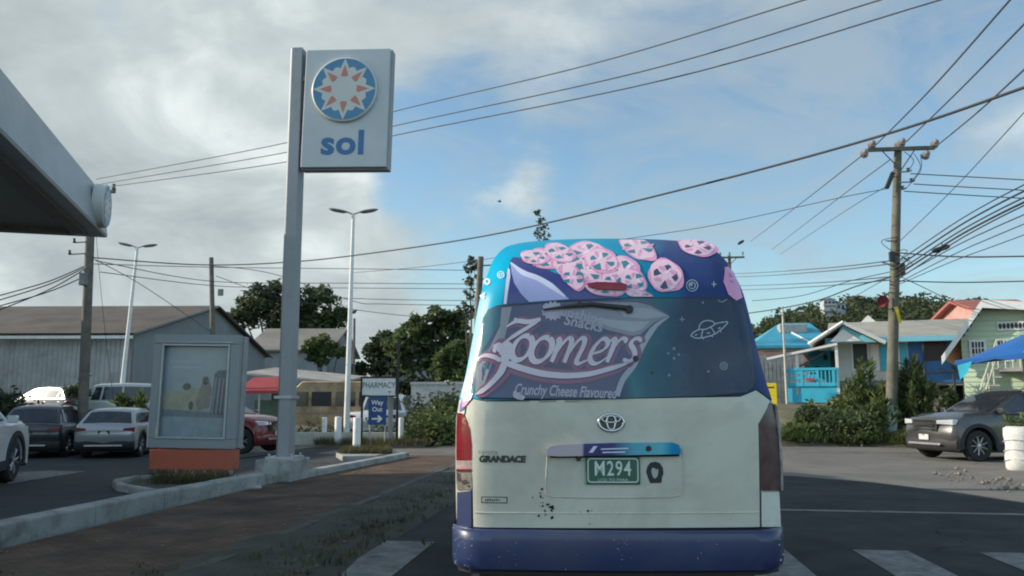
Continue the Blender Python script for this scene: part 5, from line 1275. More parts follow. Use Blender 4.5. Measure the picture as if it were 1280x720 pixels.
B_, L_ = from_px(64, 470, [(466, 440, 15), (482, 428, 16), (476, 456, 20), (452, 462, 14), (498, 460, 18)])
tree('dark dense tree just right of the thin dark pole', B_, 7, L_, 5, LFD, .42, 2.0, .25)
B_, L_ = from_px(46, 570, [(560, 448, 15), (572, 436, 13), (582, 452, 16), (556, 466, 14), (575, 470, 15), (590, 430, 12)])
tree('light green drooping tree close to the left flank of the minibus', B_, 5.2, L_, 6, LFL, .34, 1.9, .16)
B_, L_ = from_px(60, 450, [(446, 478, 16), (475, 482, 18), (505, 480, 18), (535, 484, 18)], .7)
tree('low dark thicket behind the pickup', B_, 3.5, L_, 7, LFD, .4, 1.3, .2)
B_, L_ = from_px(42, 588, [(586, 336, 8), (594, 330, 7), (584, 352, 8), (598, 348, 7), (588, 368, 8), (580, 385, 9), (590, 392, 8), (582, 408, 8), (588, 325, 5)], 1.2)
tree('thin straggly tree beside the timber pole behind the minibus', B_, 8.2, L_, 8, LFO, .24, .8, .08, nleaf=7, sub=16, cr=(.14, .34))
B_, L_ = from_px(62, 680, [(672, 266, 4), (676, 276, 6), (680, 288, 8), (672, 292, 6), (684, 300, 8), (678, 305, 8)], 1.3)
tree('tall wispy tree top showing above the roof of the minibus', B_, 14.5, L_, 9, LFO, .28, .8, .09, nleaf=6, sub=15, cr=(.16, .36))
def bush(label, px, py, w_, h_, seed, m=LF, leaf=.14, n=40, Y=None, nl=55, group=None, spiky=False, zb=0.0, name='bush'):
    g = gp(px, py, zb) if Y is None else at(px, py, Y)
    if Y is not None: g.z = zb
    q = random.Random(seed); o = thing(name, label, 'bush', (g.x, g.y, g.z), 0, group); tb = MB(); cb = MB()
    for i in range(n):
        a = q.random()*6.283; rr = w_/2*math.sqrt(q.random()); z = h_*(q.uniform(.15, 1.0))*(1-.45*(rr/(w_/2))**2)
        e = Vector((rr*math.cos(a), rr*math.sin(a)*.7, z))
        tb.tube([(e.x*.25, e.y*.25, -.05), (e.x*.6, e.y*.6, z*.55), tuple(e)], [.018, .012, .005], 5)
        if spiky:
            d = Vector((e.x*.9, e.y*.9, h_*.8)).normalized()
            vs = []; fs = []
            for j in range(nl):
                p = e+d*q.uniform(-.35, .25)*h_*.45; u = (d+Vector((q.gauss(0, .55), q.gauss(0, .55), q.gauss(0, .4)))).normalized(); v_ = u.cross(Vector((q.gauss(0, 1), q.gauss(0, 1), q.gauss(0, 1)))).normalized(); L0 = leaf*q.uniform(.7, 1.5); k = len(vs)
                vs += [p, p+v_*L0*.11+u*L0*.5, p+u*L0, p-v_*L0*.11+u*L0*.5]; fs.append((k, k+1, k+2, k+3))
            cb.add(vs, fs)
        else: clump(cb, e, w_*.17+.08, nl, leaf, q)
    tb.build('stems', BARK, o); cb.build('leaves', m, o, fix=False)
    return o
bush('pile of green cut branches beside the white bollard', 540, 556, 2.5, 1.05, 51, LFL, .17, 55, nl=40)
bush('tangled leafy shrub behind the pile of cut branches', 556, 551, 2.2, 1.7, 52, LF, .2, 40, nl=40)
bush('pale leafy branch sticking up right of the sign posts', 516, 553, 1.0, 1.9, 53, LFO, .18, 16, nl=26)
bush('low weeds between the pickup and the sign posts', 470, 553, 2.6, .6, 54, LFD, .14, 30, nl=40)
bush('low weeds along the cream wall under the tan minibus', 395, 551, 2.6, .28, 55, LFD, .14, 30, nl=40)
bush('dark bush at the left edge behind the white suv', 8, 520, 2.3, 2.0, 56, LFD, .2, 44, Y=28, nl=60, zb=-.2)
bush('tall pale weeds in front of the van-like car', 172, 500, 1.5, 1.35, 57, LFL, .3, 26, Y=31.5, nl=26, spiky=True, zb=.5)
bush('dark cactus-like bush at the foot of the canopy pole', 96, 500, .9, 2.3, 58, LFD, .18, 18, Y=31.6, nl=40, zb=.5)
# right side
gr = 'shrubs on the bank below the houses'
bush('tall dark oleander right of the timber power pole', 1146, 545, 1.15, 2.7, 61, LF, .26, 60, Y=29.5, nl=50, spiky=True, group=gr, zb=.15)
bush('tall green bush left of the timber power pole in front of the turquoise porch', 1082, 540, 1.35, 2.35, 62, LFL, .24, 56, Y=30.5, nl=45, spiky=True, group=gr, zb=.4)
bush('rounded leafy bush low on the bank left of the power pole', 1066, 552, 2.0, .95, 63, LF, .15, 55, Y=28.8, nl=50, group=gr, zb=.1)
bush('medium green bush on the bank below the porch rail', 1022, 545, 1.35, 1.05, 64, LF, .17, 40, Y=30.2, nl=45, group=gr, zb=.3)
bush('pale grassy bush at the left end of the bank', 1003, 552, 1.2, .55, 65, LFL, .2, 30, Y=28.8, nl=34, group=gr, spiky=True, zb=.1)
bush('small scrub patch between the power pole and the grey suv', 1140, 553, 1.2, .4, 66, LFL, .2, 24, Y=27.6, nl=30, group=gr, spiky=True, zb=.05)
bush('narrow shrub climbing the corner of the green house', 1186, 520, .6, 1.6, 67, LF, .16, 20, Y=30.5, nl=36, group=gr, zb=.6)
bush('yellowish shrub in front of the turquoise porch', 1050, 520, .7, 1.1, 68, LFL, .2, 20, Y=31.8, nl=30, group=gr, zb=.7)
bush('clump of long leaved plants at the foot of the power pole', 1106, 548, 1.0, 1.5, 69, LFL, .3, 26, Y=29.6, nl=36, group=gr, spiky=True, zb=.2)
# ================================================================ right side: houses, pole, stall canopy
TURQ = mat('turquoise_paint', (.04, .42, .58), .6, 0, .1, 1.5, dirt=(.05, .25, .33), dscale=1.5, damt=.5)
WALLW = mat('house_white', (.52, .53, .52), .75, 0, .08, 1.2, dirt=(.33, .33, .31), dscale=1.2, damt=.5)
BLUEW = mat('house_blue', (.03, .15, .42), .7, 0, .15, 1.2, dirt=(.04, .08, .16), dscale=1, damt=.6)
TINR = mat('roof_sand', (.36, .34, .28), .6, .15, .1, .8, dirt=(.22, .2, .17), dscale=.7, damt=.6)
TRIM = mat('trim_white', (.66, .67, .66), .6, 0, .06, 3, dirt=(.45, .44, .41), dscale=3, damt=.5)
TRIMT = mat('trim_turquoise', (.16, .46, .56), .6, 0, .08, 3)
DARKW = mat('dark_opening', (.012, .014, .016), .4, 0, .2)
# ---- turquoise house
HY = 38.0
def hx(px, Y=HY): return at(px, 450, Y).x
def hz(py, Y=HY, px=1110): return at(px, py, Y).z
hs_ = thing('porch_house', 'turquoise and white house on stilts with a railed corner porch', 'house', (hx(1047), HY, 0), R(-16))
ox_ = hx(1047); X = lambda px: hx(px)-ox_
zf, ze = hz(476), hz(424); xr = X(1236); dep = 7.0
b = MB(); b.bx(0, X(1131), .0, .14, zf, ze); b.bx(0, .14, .14, dep, zf, ze); b.bx(.0, xr, dep-.14, dep, zf, ze); b.build('wall', WALLW, hs_)
b = MB(); b.bx(X(1131)+.003, xr, .0, .14, zf-.1, ze); b.build('wall', BLUEW, hs_)
b = MB(); b.bx(-2.0, xr, .05, dep, zf-.22, zf-.003); b.build('floor_slab', mat('slab', (.2, .2, .19), .9), hs_)
for px, y in ((1050, .3), (1085, .3), (1120, .3), (1160, .3), (1195, .3), (1050, 5), (1120, 5)):
    b = MB(); b.bx(X(px)-.1, X(px)+.1, y-.1, y+.1, 0, zf-.22); b.build('stilt', CONC, hs_)
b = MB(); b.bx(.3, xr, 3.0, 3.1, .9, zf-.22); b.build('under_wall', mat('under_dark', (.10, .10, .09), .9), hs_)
def opening(px0, px1, py0, py1, fm, pane=DARKW, y=-.03):
    x0, x1, z0, z1 = X(px0), X(px1), hz(py1), hz(py0)
    b = MB()
    for (a, c, e, f) in ((x0-.07, x1+.07, z1, z1+.08), (x0-.07, x1+.07, z0-.08, z0), (x0-.07, x0, z0, z1), (x1, x1+.07, z0, z1)): b.bx(a, c, y, .02, e, f)
    w_ = b.build('window', fm, hs_); b = MB(); b.bx(x0, x1, y+.015, -.002, z0, z1); b.build('pane', pane, w_)
    return w_
opening(1066, 1083, 430, 461, TRIM); opening(1150, 1176, 430, 453, BLUEW); opening(1110, 1119, 432, 462, TRIM)
for px0, px1, m_ in ((1086, 1097, TRIM), (1098, 1108, TURQ), (1122, 1130, TURQ)):
    b = MB(); b.bx(X(px0), X(px1), -.06, -.01, hz(464), hz(431)); b.build('shutter', m_, hs_, bevel=.01)
# roof: a long pitched roof and a front gable over the porch door
rz_ = hz(403, HY+3.4)
b = MB(); b.prism([(-.6, ze-.02), (dep/2, rz_), (dep+.6, ze-.02), (dep+.6, ze-.12), (dep/2, rz_-.10), (-.6, ze-.12)], -.4, xr+.5, lambda y, z, t: (t, y, z)); b.build('roof', TINR, hs_)
b = MB(); b.bx(-.45, xr+.5, -.66, -.60, ze-.20, ze+.02); b.build('fascia', TRIMT, hs_)
ax_, az_ = X(1056), hz(402, HY-1.2)
gl, gr_ = X(1016), X(1103); gez = hz(428, HY-1.2)
b = MB(); b.prism([(gl, gez), (ax_, az_), (gr_, gez), (gr_, gez-.10), (ax_, az_-.12), (gl, gez-.10)], -1.4, dep/2, lambda x, z, t: (x, t, z)); b.build('porch_roof', TINR, hs_)
b = MB(); b.tube([(gl-.05, -1.43, gez-.05), (ax_, -1.43, az_-.03), (gr_+.05, -1.43, gez-.05)], .08, 4); b.build('barge_board', TRIM, hs_)
b = MB(); b.prism([(gl+.9, gez+.0), (ax_, az_-.14), (gr_-.3, gez+.0)], -1.2, -1.1, lambda x, z, t: (x, t, z)); b.build('gable_panel', TRIMT, hs_)
b = MB(); b.prism([(ax_-.55, gez+.05), (ax_, az_-.30), (ax_+.7, gez+.05)], -1.25, -1.21, lambda x, z, t: (x, t, z)); b.build('gable_panel', TRIM, hs_)
# lean-to roof on the left of the porch
zl, zr = hz(445, HY-1.5), hz(428, HY-1.5); xl = X(964)
b = MB(); b.add([(xl, -1.6, zl), (.05, -1.6, zr), (.05, 2.8, zr+.25), (xl, 2.8, zl+.2), (xl, -1.6, zl-.1), (.05, -1.6, zr-.1), (.05, 2.8, zr+.15), (xl, 2.8, zl+.1)], [(0, 1, 2, 3), (7, 6, 5, 4), (0, 4, 5, 1), (1, 5, 6, 2), (2, 6, 7, 3), (3, 7, 4, 0)]); b.build('lean_to_roof', TRIM, hs_)
for px in (1047, 1000):
    b = MB(); x = X(px); b.bx(x-.06, x+.06, -1.5, -1.38, zf-.6, (zr if px > 1020 else zl+.25)-.1); b.build('porch_post', TRIM, hs_)
# porch: floor, parapet of turquoise blocks and slats
x0, x1 = X(986), X(1047); zb, zt_ = hz(500, HY-1.5), hz(459, HY-1.5)
b = MB(); b.bx(x0, x1, -1.5, 2.6, zb-.1, zf-.25); b.build('porch_base', TURQ, hs_)
b = MB(); b.bx(x0, x1, -1.58, -1.48, zt_-.10, zt_); b.bx(x0, x1, -1.56, -1.50, zf-.25, zf-.1); b.bx(x0-.1, x0, -1.5, 2.6, zt_-.10, zt_)
n = 13
for i in range(n+1):
    x = x0+(x1-x0)*i/n
    if i % 4 == 0: b.bx(x-.06, x+.06, -1.57, -1.49, zf-.25, zt_)
    else: b.bx(x-.025, x+.025, -1.55, -1.51, zf-.1, zt_-.1)
for i in range(n):
    xm = x0+(x1-x0)*(i+.5)/n
    if (i//4) % 2 == 1: b.bx(xm-.07, xm+.07, -1.54, -1.52, zf+.1, zf+.24); b.bx(xm-.07, xm+.07, -1.54, -1.52, zf+.34, zf+.42)
for z in (zf+.05, zf+.27): b.bx(x0, x0+(x1-x0)*.28, -1.56, -1.5, z, z+.12)
b.build('porch_railing', TURQ, hs_)
b = MB(); b.bx(X(1010), X(1020), -1.62, -1.585, zf+.0, zf+.1); b.build('red_cloth', mat('cloth_red', (.4, .06, .05), .9), hs_)
b = MB(); b.bx(X(1009), X(1046), 1.9, 2.0, zf-.2, hz(434)); b.build('wall', TURQ, hs_)
for px0, px1, py0, py1 in ((1016, 1021, 455, 465), (1028, 1033, 440, 447), (1037, 1043, 436, 462)):
    b = MB(); b.bx(X(px0), X(px1), 1.87, 1.895, hz(py1), hz(py0)); b.build('window', DARKW, hs_)
b = MB(); b.add([(X(1000), -.2, hz(456)), (X(1030), -.2, hz(440)), (X(1030), 1.8, hz(437)), (X(1000), 1.8, hz(453)), (X(1000), -.2, hz(458)), (X(1030), -.2, hz(442)), (X(1030), 1.8, hz(439)), (X(1000), 1.8, hz(455))], [(0, 1, 2, 3), (7, 6, 5, 4), (0, 4, 5, 1), (1, 5, 6, 2), (2, 6, 7, 3), (3, 7, 4, 0)]); b.build('stair_roof', mat('board_grey', (.15, .15, .14), .8), hs_)
b = MB(); b.prism([(0, 0), (.25, .35), (.5, 0)], 0, .1, lambda x, z, t: (X(1078)+x*1.3, dep/2+t, rz_+z*.9)); b.build('ridge_ornament', TRIM, hs_)
# dark scaffold frame at the blue corner
b = MB()
for px in (1148, 1180): b.tube([(X(px), -.5, 1.0), (X(px), -.5, ze-.1)], .05, 6)
b.tube([(X(1146), -.5, hz(468)), (X(1184), -.5, hz(466))], .05, 6); b.tube([(X(1146), -.5, hz(430)), (X(1184), -.5, hz(429))], .04, 6)
b.build('gallery_frame', mat('frame_dark', (.02, .03, .05), .6), hs_)
# ---- blue roofed house further back, fence, small rust roof
Y2 = 62; a_, c_ = at(938, 432, Y2), at(1048, 432, Y2); rp = at(975, 404, Y2+4); W_ = c_.x-a_.x
bh = thing('hip_roof_house', 'cream house with a bright blue hipped roof and a water tank', 'house', (a_.x, Y2, 0)); ez = a_.z
b = MB(); b.bx(.6, W_-.6, .6, 7.4, 0, ez-.05); b.build('wall', mat('cream_wall', (.42, .40, .34), .8, 0, .1, 1), bh)
ra, rb = rp.x-a_.x, at(1012, 404, Y2+4).x-a_.x
b = MB(); v = [(0, 0, ez), (W_, 0, ez), (W_, 8, ez), (0, 8, ez), (ra, 4, rp.z), (rb, 4, rp.z), (0, 0, ez-.2), (W_, 0, ez-.2), (W_, 8, ez-.2), (0, 8, ez-.2)]; b.add(v, [(0, 1, 5, 4), (1, 2, 5), (2, 3, 4, 5), (3, 0, 4), (0, 6, 7, 1), (1, 7, 8, 2), (2, 8, 9, 3), (3, 9, 6, 0), (9, 8, 7, 6)]); b.build('roof', mat('roof_blue', (.05, .33, .46), .5, .1, .12, .8, dirt=(.06, .22, .3), dscale=.6, damt=.6), bh)
b = MB(); b.tube([(W_*.55, 2.1, (ez+rp.z)/2+.1), (W_*.72, .2, ez+.12)], .07, 4); b.build('hip_flashing', TRIM, bh)
b = MB(); p = at(990, 402, Y2+2.5); b.box((p.x-a_.x, 2.6, p.z-.55), (2.0, 1.0, .7)); b.build('roof_tank', mat('tank_grey', (.30, .31, .31), .6, 0, .15), bh, bevel=.08)
for px in (967, 994, 1004):
    b = MB(); x = at(px, 440, Y2).x-a_.x; b.bx(x-.55, x+.55, .55, .6, ez-1.6, ez-.4); b.build('window', DARKW, bh)
Y3 = 50; a_, c_ = at(935, 452, Y3), at(1012, 452, Y3); rh = thing('rust_roof_shed', 'low shed with a brownish red roof behind the grey board fence', 'shed', (a_.x, Y3, 0)); W_ = c_.x-a_.x
b = MB(); b.bx(.2, W_-.2, .3, 3.6, 0, a_.z); b.build('wall', mat('shed_wall', (.22, .19, .16), .9), rh)
b = MB(); z1 = at(960, 440, Y3+2).z; b.prism([(0, a_.z-.1), (2, z1), (4, a_.z-.1), (4, a_.z-.2), (2, z1-.1), (0, a_.z-.2)], 0, W_, lambda y, z, t: (t, y, z)); b.build('roof', mat('roof_maroon', (.13, .075, .06), .8, 0, .25, 1), rh)
b = MB(); b.bx(.7, 2.4, .24, .3, a_.z-1.0, a_.z-.35); b.build('window', DARKW, rh)
Y4 = 44; a_, c_ = at(930, 446, Y4), at(1006, 446, Y4); fe = thing('board_fence', 'weathered grey vertical board fence left of the turquoise porch', 'fence', (a_.x, Y4, 1.2)); W_ = c_.x-a_.x; hf = a_.z-1.2
b = MB(); q = random.Random(71); n = int(W_/.2)
for i in range(n): b.bx(i*.2+.012, i*.2+.18, -.02, .02+.012*(i % 2), 0, hf+q.uniform(-.12, .06))
b.build('boards', mat('board_pale', (.36, .36, .35), .85, 0, .2, 5, dirt=(.16, .16, .15), dscale=3, damt=.7), fe)
b = MB(); b.bx(0, W_, .05, .11, .4, .5); b.bx(0, W_, .05, .11, hf-.5, hf-.4); b.build('rail', TIMBER, fe)
# ---- house on the hill
p = at(1038, 382, 285); hh = thing('hillside_house', 'small white house standing in the wood on the hill', 'house', (p.x, 285, p.z-3.6)); hh.scale = (.68, .68, .68)
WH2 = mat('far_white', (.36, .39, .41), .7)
b = MB(); b.bx(-3.0, 2.4, 0, 8, 0, 8.2); b.bx(2.4, 7.5, 1, 8, 0, 6.2); b.build('wall', WH2, hh)
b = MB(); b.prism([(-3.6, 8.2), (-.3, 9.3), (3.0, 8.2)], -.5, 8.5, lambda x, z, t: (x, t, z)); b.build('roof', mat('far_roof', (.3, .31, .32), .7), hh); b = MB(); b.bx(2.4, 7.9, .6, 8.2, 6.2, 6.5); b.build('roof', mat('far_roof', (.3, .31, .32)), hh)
for z in (2.4, 5.2):
    b = MB(); b.bx(-3.6, 2.6, -1.4, 0, z, z+.2); b.bx(-3.6, 2.6, -1.4, -1.3, z+.2, z+.9); b.build('balcony', WH2, hh)
for x in (-2.2, -.3, 1.5, 4.2, 6.2):
    b = MB(); b.bx(x-.6, x+.6, -.06 if x < 2.4 else .94, .0 if x < 2.4 else 1.0, 5.6 if x < 2.4 else 4, 7.4 if x < 2.4 else 5.6); b.build('window', DARKW, hh)
# ---- green house
Y5 = 30.0
gh_ = thing('green_house', 'pale green boarded house with white barge boards and a red roof', 'house', (at(1203, 450, Y5).x, Y5, 0), R(-24)); o5 = at(1203, 450, Y5).x
GX = lambda px, Y=Y5: at(px, 450, Y).x-o5
GZ_ = lambda py, px=1240: at(px, py, Y5).z
GREENW = mat('house_green', (.48, .58, .42), .75, 0, .08, 1.5, dirt=(.34, .42, .3), dscale=1.5, damt=.5)
ezg, apz, apx = GZ_(421), GZ_(384), GX(1231); xr5 = 8.0; rzr = apz-.25*(xr5-apx)*.45
b = MB()
# lapped boards on the front, a plain box behind
z = .9; k = 0
def topz(x): return ezg+(apz-ezg)*min(1, x/apx) if x < apx else apz-(apz-rzr)*(x-apx)/(xr5-apx)
while z < apz-.1:
    zt2 = min(z+.17, apz-.1); xs0 = 0 if zt2 <= ezg else apx*(zt2-ezg)/(apz-ezg)
    xs1 = xr5 if zt2 <= rzr else apx+(xr5-apx)*(apz-zt2)/(apz-rzr)
    b.add([(xs0, -.03, z), (xs1, -.03, z), (xs1, -.005, zt2), (xs0, -.005, zt2), (xs0, .05, z), (xs1, .05, z)], [(0, 1, 2, 3), (0, 4, 5, 1)]); z = zt2+.0
b.prism([(0, .6), (xr5, .6), (xr5, rzr-.1), (apx, apz-.1), (0, ezg-.1)], .0, 7, lambda x, z, t: (x, t+.0, z)); b.build('wall', GREENW, gh_)
b = MB()
for i in range(22):
    z = .9+i*.17
    if z > ezg-.2: break
    b.add([(-.03, .0, z), (-.03, 7, z), (-.005, 7, z+.17), (-.005, .0, z+.17)], [(0, 1, 2, 3)])
b.build('side_boards', GREENW, gh_)
sl_ = (apz-ezg)/apx
b = MB(); b.prism([(-.55, ezg-.55*sl_+.05), (apx, apz+.05), (xr5, rzr+.05), (xr5, rzr+.15), (apx, apz+.16), (-.55, ezg-.55*sl_+.15)], -.5, 7.4, lambda x, z, t: (x, t, z)); b.build('roof', mat('roof_red', (.26, .08, .06), .7, 0, .2, .8, dirt=(.3, .16, .12), dscale=.6, damt=.6), gh_)
b = MB()
for p0, p1 in (((-.6, ezg-.6*sl_), (apx, apz)), ((apx, apz), (xr5, rzr))):
    b.add([(p0[0], -.56, p0[1]-.10), (p1[0], -.56, p1[1]-.10), (p1[0], -.56, p1[1]+.17), (p0[0], -.56, p0[1]+.17), (p0[0], -.5, p0[1]-.10), (p1[0], -.5, p1[1]-.10), (p1[0], -.5, p1[1]+.17), (p0[0], -.5, p0[1]+.17)], [(0, 1, 2, 3), (7, 6, 5, 4), (0, 4, 5, 1), (3, 2, 6, 7), (0, 3, 7, 4), (1, 5, 6, 2)])
b.build('barge_board', TRIM, gh_)
for px0, px1, py0, py1 in ((1215, 1229, 428, 451), (1245, 1258, 428, 450)):
    x0, x1, z0, z1 = GX(px0), GX(px1), GZ_(py1), GZ_(py0); b = MB()
    for (a, c, e, f) in ((x0-.07, x1+.07, z1, z1+.08), (x0-.1, x1+.1, z0-.08, z0), (x0-.07, x0, z0, z1), (x1, x1+.07, z0, z1)): b.bx(a, c, -.09, -.02, e, f)
    for i in range(1, 4): b.bx(x0+(x1-x0)*i/4-.015, x0+(x1-x0)*i/4+.015, -.075, -.05, z0, z1)
    for i in range(1, 3): b.bx(x0, x1, -.074, -.052, z0+(z1-z0)*i/3-.015, z0+(z1-z0)*i/3+.015)
    w_ = b.build('window', TRIM, gh_); b = MB(); b.bx(x0, x1, -.045, -.032, z0, z1); b.build('pane', DARKW, w_)
x0, x1, z0, z1 = GX(1246), GX(1300), GZ_(415), GZ_(404); b = MB(); b.bx(x0, x1, -.06, -.035, z0, z1); gp_ = b.build('vent_panel', TRIM, gh_); b = MB()
for i in range(11):
    c = (x0+.08+(x1-x0-.1)*i/11, (z0+z1)/2); P = ell(c[0], c[1], .055, .10, 8); b.add([(x, -.064, z) for x, z in P], [tuple(range(8))])
b.build('vent_holes', DARKW, gp_)
# outside stair with railing
b = MB(); xa, xb = GX(1226), GX(1244); zl_ = GZ_(462)
for i in range(7): t = i/6; b.bx(xa+(xb-xa)*t-.12, xa+(xb-xa)*t+.14, -1.3, -.4, .9+(zl_-.9)*t-.06, .9+(zl_-.9)*t)
b.bx(xb, GX(1300), -1.3, -.04, zl_-.12, zl_); b.build('stair', CONC, gh_)
b = MB()
for dz in (.45, .9): b.tube([(xa-.1, -1.28, .9+dz), (xb, -1.28, zl_+dz), (GX(1300), -1.28, zl_+dz)], .025, 6)
for i in range(4): t = i/3; b.tube([(xa+(xb-xa)*t, -1.28, .9+(zl_-.9)*t), (xa+(xb-xa)*t, -1.28, .9+(zl_-.9)*t+.9)], .02, 6)
for i in range(1, 7): x = xb+(GX(1300)-xb)*i/7; b.tube([(x, -1.28, zl_), (x, -1.28, zl_+.9)], .02, 6)
b.build('stair_railing', mat('rail_cream', (.50, .50, .40), .6), gh_)
b = MB(); b.bx(GX(1256), GX(1271), -.06, -.032, zl_, GZ_(432)); b.build('door', mat('door_green', (.22, .27, .2), .6), gh_)
gable_house('red_roof_house', 'house with a faded red roof rising behind the green house', 'house', 1236, 1330, 392, 374, 42, 9, mat('pink_wall', (.45, .25, .22), .8), mat('roof_faded_red', (.30, .10, .08), .7, 0, .2, .8), 0)
# ---- red flag and banner on the pole come later; blue stall canopy on legs
Y6 = 22.5; ca_ = at(1193, 451, Y6); cb_ = at(1290, 425, Y6)
cp = thing('stall_canopy', 'sagging bright blue cloth canopy above the grey suv', 'canopy', (ca_.x, Y6, 0), R(-24)); W6 = 4.2
b = MB(); rows = []
for j in range(9):
    v_ = j/8; row = []
    for i in range(15):
        u = i/14; zc = ca_.z+(.62)*(1-abs(2*u-1)**1.15)*(1-abs(2*v_-1)**1.15)**.6*1.15 + .30*u*(1-u) -.10*math.sin(u*9)*.25*(1-v_)
        row.append((u*W6, v_*3.2, zc-.0+(.22*u if True else 0)))
    rows.append(row)
b.grid(rows)
n = 15; vs = rows[0]; b.grid([[(x, y, z) for x, y, z in vs], [(x, y-.01, z-.10-.05*math.sin(i*1.7)) for i, (x, y, z) in enumerate(vs)]]); vs = [r_[0] for r_ in rows]; b.grid([vs, [(x-.01, y, z-.14) for x, y, z in vs]])
TARP = mat('tarp_blue', (.012, .10, .32), .55, 0, .12, 2); b.build('cloth', TARP, cp, smooth=50)
b = MB(); b.add([(.06, -.02, ca_.z-.12), (.40, -.03, ca_.z-.02), (.26, -.06, ca_.z-.34), (.10, -.05, ca_.z-.48)], [(0, 1, 2, 3)]); b.build('corner_flap', mat('tarp_turq', (.02, .38, .50), .6), cp)
for x, y in ((1.55, .05), (W6-.05, .05), (1.55, 3.15), (W6-.05, 3.15)):
    b = MB(); b.tube([(x, y, 0), (x, y, ca_.z+.2)], .025, 6); b.build('leg', GALV, cp, smooth=50)
# ---- white woven sack with greens, in front of the suv
p = gp(1279, 588); sk = thing('produce_sack', 'tall white woven sack topped with greens at the right edge', 'sack', (p.x, p.y, .004))
b = MB(); rows = []; q = random.Random(81)
for k, (z, r_) in enumerate(((0, .26), (.05, .31), (.25, .33), (.5, .31), (.72, .32), (.86, .30), (.90, .24))):
    rows.append([((r_+.02*math.sin(3*a+k)+q.uniform(-.012, .012))*math.cos(a), (r_*.9+q.uniform(-.012, .012))*math.sin(a), z) for a in [6.283*j/20 for j in range(20)]])
b.grid(rows, closed=True); b.f.append(tuple(range(len(b.v)-20, len(b.v)))); b.m.append(0); b.build('bag', mat('woven_white', (.62, .61, .58), .8, 0, .1, 12, .6, 40, dirt=(.45, .43, .38), dscale=4, damt=.6), sk, smooth=60)
b = MB()
for z in (.2, .4, .6): b.tube([((.335)*math.cos(a), .3*math.sin(a), z+.03*math.sin(a*2)) for a in [6.283*j/16 for j in range(17)]], .008, 5)
b.build('cord', mat('cord_grey', (.35, .36, .33), .8), sk)
b = MB(); q = random.Random(82); clump(b, (0, 0, 1.0), .32, 70, .2, q); b.build('greens', LFL, sk, fix=False)
# ---- yellow sign standing by the bank
p = gp(967, 566); hY = at(966, 479, p.y).z; ys = thing('yellow_sign', 'narrow bright yellow sign on a post just right of the minibus', 'sign', (p.x, p.y, 0), R(-18))
YEL = mat('sign_yellow', (.62, .47, .01), .5, 0, .08, 3)
hb = at(966, 508, p.y).z
b = MB(); b.box((0, 0, (hY+hb)/2), (.34, .12, hY-hb)); b.build('sign_box', YEL, ys, bevel=.015)
b = MB(); b.box((.05, 0, hb/2), (.18, .08, hb)); b.build('post', YEL, ys, bevel=.01)
b = MB(); b.box((0, -.063, hY-.12), (.2, .004, .04)); b.build('sign_mark', BLACK, ys)
# ---- power pole with crossarm
PY = gp(1113, 556).y; pP = gp(1113, 556); top = at(1122.5, 180, PY)
pp = thing('power_pole', 'tall weathered timber power pole with a crossarm on the right verge', 'utility pole', (pP.x, PY, 0)); kk = (top.x-pP.x)/top.z; Hp = top.z
b = MB(); b.tube([(0, 0, -.1), (kk*Hp*.3, 0, Hp*.3), (kk*Hp*.7, 0, Hp*.7), (kk*Hp, 0, Hp)], [.20, .175, .15, .125], 14); b.build('pole_shaft', TIMBERL, pp, smooth=50)
b = MB(); b.tube([(kk*.0, 0, 0), (kk*1.3, 0, 1.3)], [.208, .198], 14); b.build('painted_foot', mat('foot_green', (.26, .31, .26), .85, 0, .25, 5), pp, smooth=50)
def pz(py): return at(1118, py, PY).z
def pxx(px, py): return at(px, py, PY).x-pP.x
za = pz(188); b = MB(); b.box(((pxx(1083, 186)+pxx(1166, 191))/2, -.16, za), (pxx(1166, 190)-pxx(1083, 190), .10, .13)); b.tube([(pxx(1100, 190), -.16, za-.03), (kk*Hp, -.13, za-.75)], .02, 5); b.tube([(pxx(1142, 190), -.16, za-.03), (kk*Hp, -.13, za-.75)], .02, 5); b.build('crossarm', TIMBERL, pp)
INS = mat('porcelain', (.22, .20, .19), .25, 0, .15, 3, coat=.5)
for px, dz in ((1088, .18), (1125, .22), (1166, .14), (1078, -.12), (1154, -.25)):
    b = MB(); M_ = Matrix.Translation((pxx(px, 185), -.22, za+dz)) @ Matrix.Rotation(R(70), 4, 'X'); b.lathe([(0, -.18), (.05, -.18), (.14, -.12), (.14, -.06), (.06, -.04), (.12, .0), (.12, .05), (.05, .08), (.10, .12), (.04, .18), (0, .18)], 14, M_); b.build('insulator', INS, pp, smooth=40)
for px, py in ((1134, 216), (1138, 229), (1127, 238)):
    b = MB(); b.tube([(kk*pz(py), -.1, pz(py)), (pxx(px, py), -.1, pz(py)), (pxx(px, py)+.12, -.1, pz(py)+.05)], .028, 6); b.lathe([(.05, 0), (.07, .04), (.03, .08), (.07, .12), (0, .15)], 8, Matrix.Translation((pxx(px, py), -.1, pz(py)))); b.build('line_bracket', INS, pp, smooth=50)
b = MB(); M_ = Matrix.Translation((pxx(1110, 228), -.2, pz(227))) @ Matrix.Rotation(R(24), 4, 'Y'); b.box((0, 0, 0), (.14, .14, .62), M=M_); b.build('fuse_cutout', BLACK, pp, bevel=.02)
b = MB(); q = random.Random(91)
for i in range(7):
    z0 = pz(q.uniform(300, 350)); x0 = kk*z0; z1 = pz(q.uniform(292, 352)); s_ = q.choice((-1, 1)); w_ = q.uniform(.3, .55)
    b.tube(smoothline([(x0, -.18, z0), (x0+s_*w_, -.22, (z0+z1)/2+q.uniform(-.2, .3)), (kk*z1, -.18, z1)], 6), .012, 5)
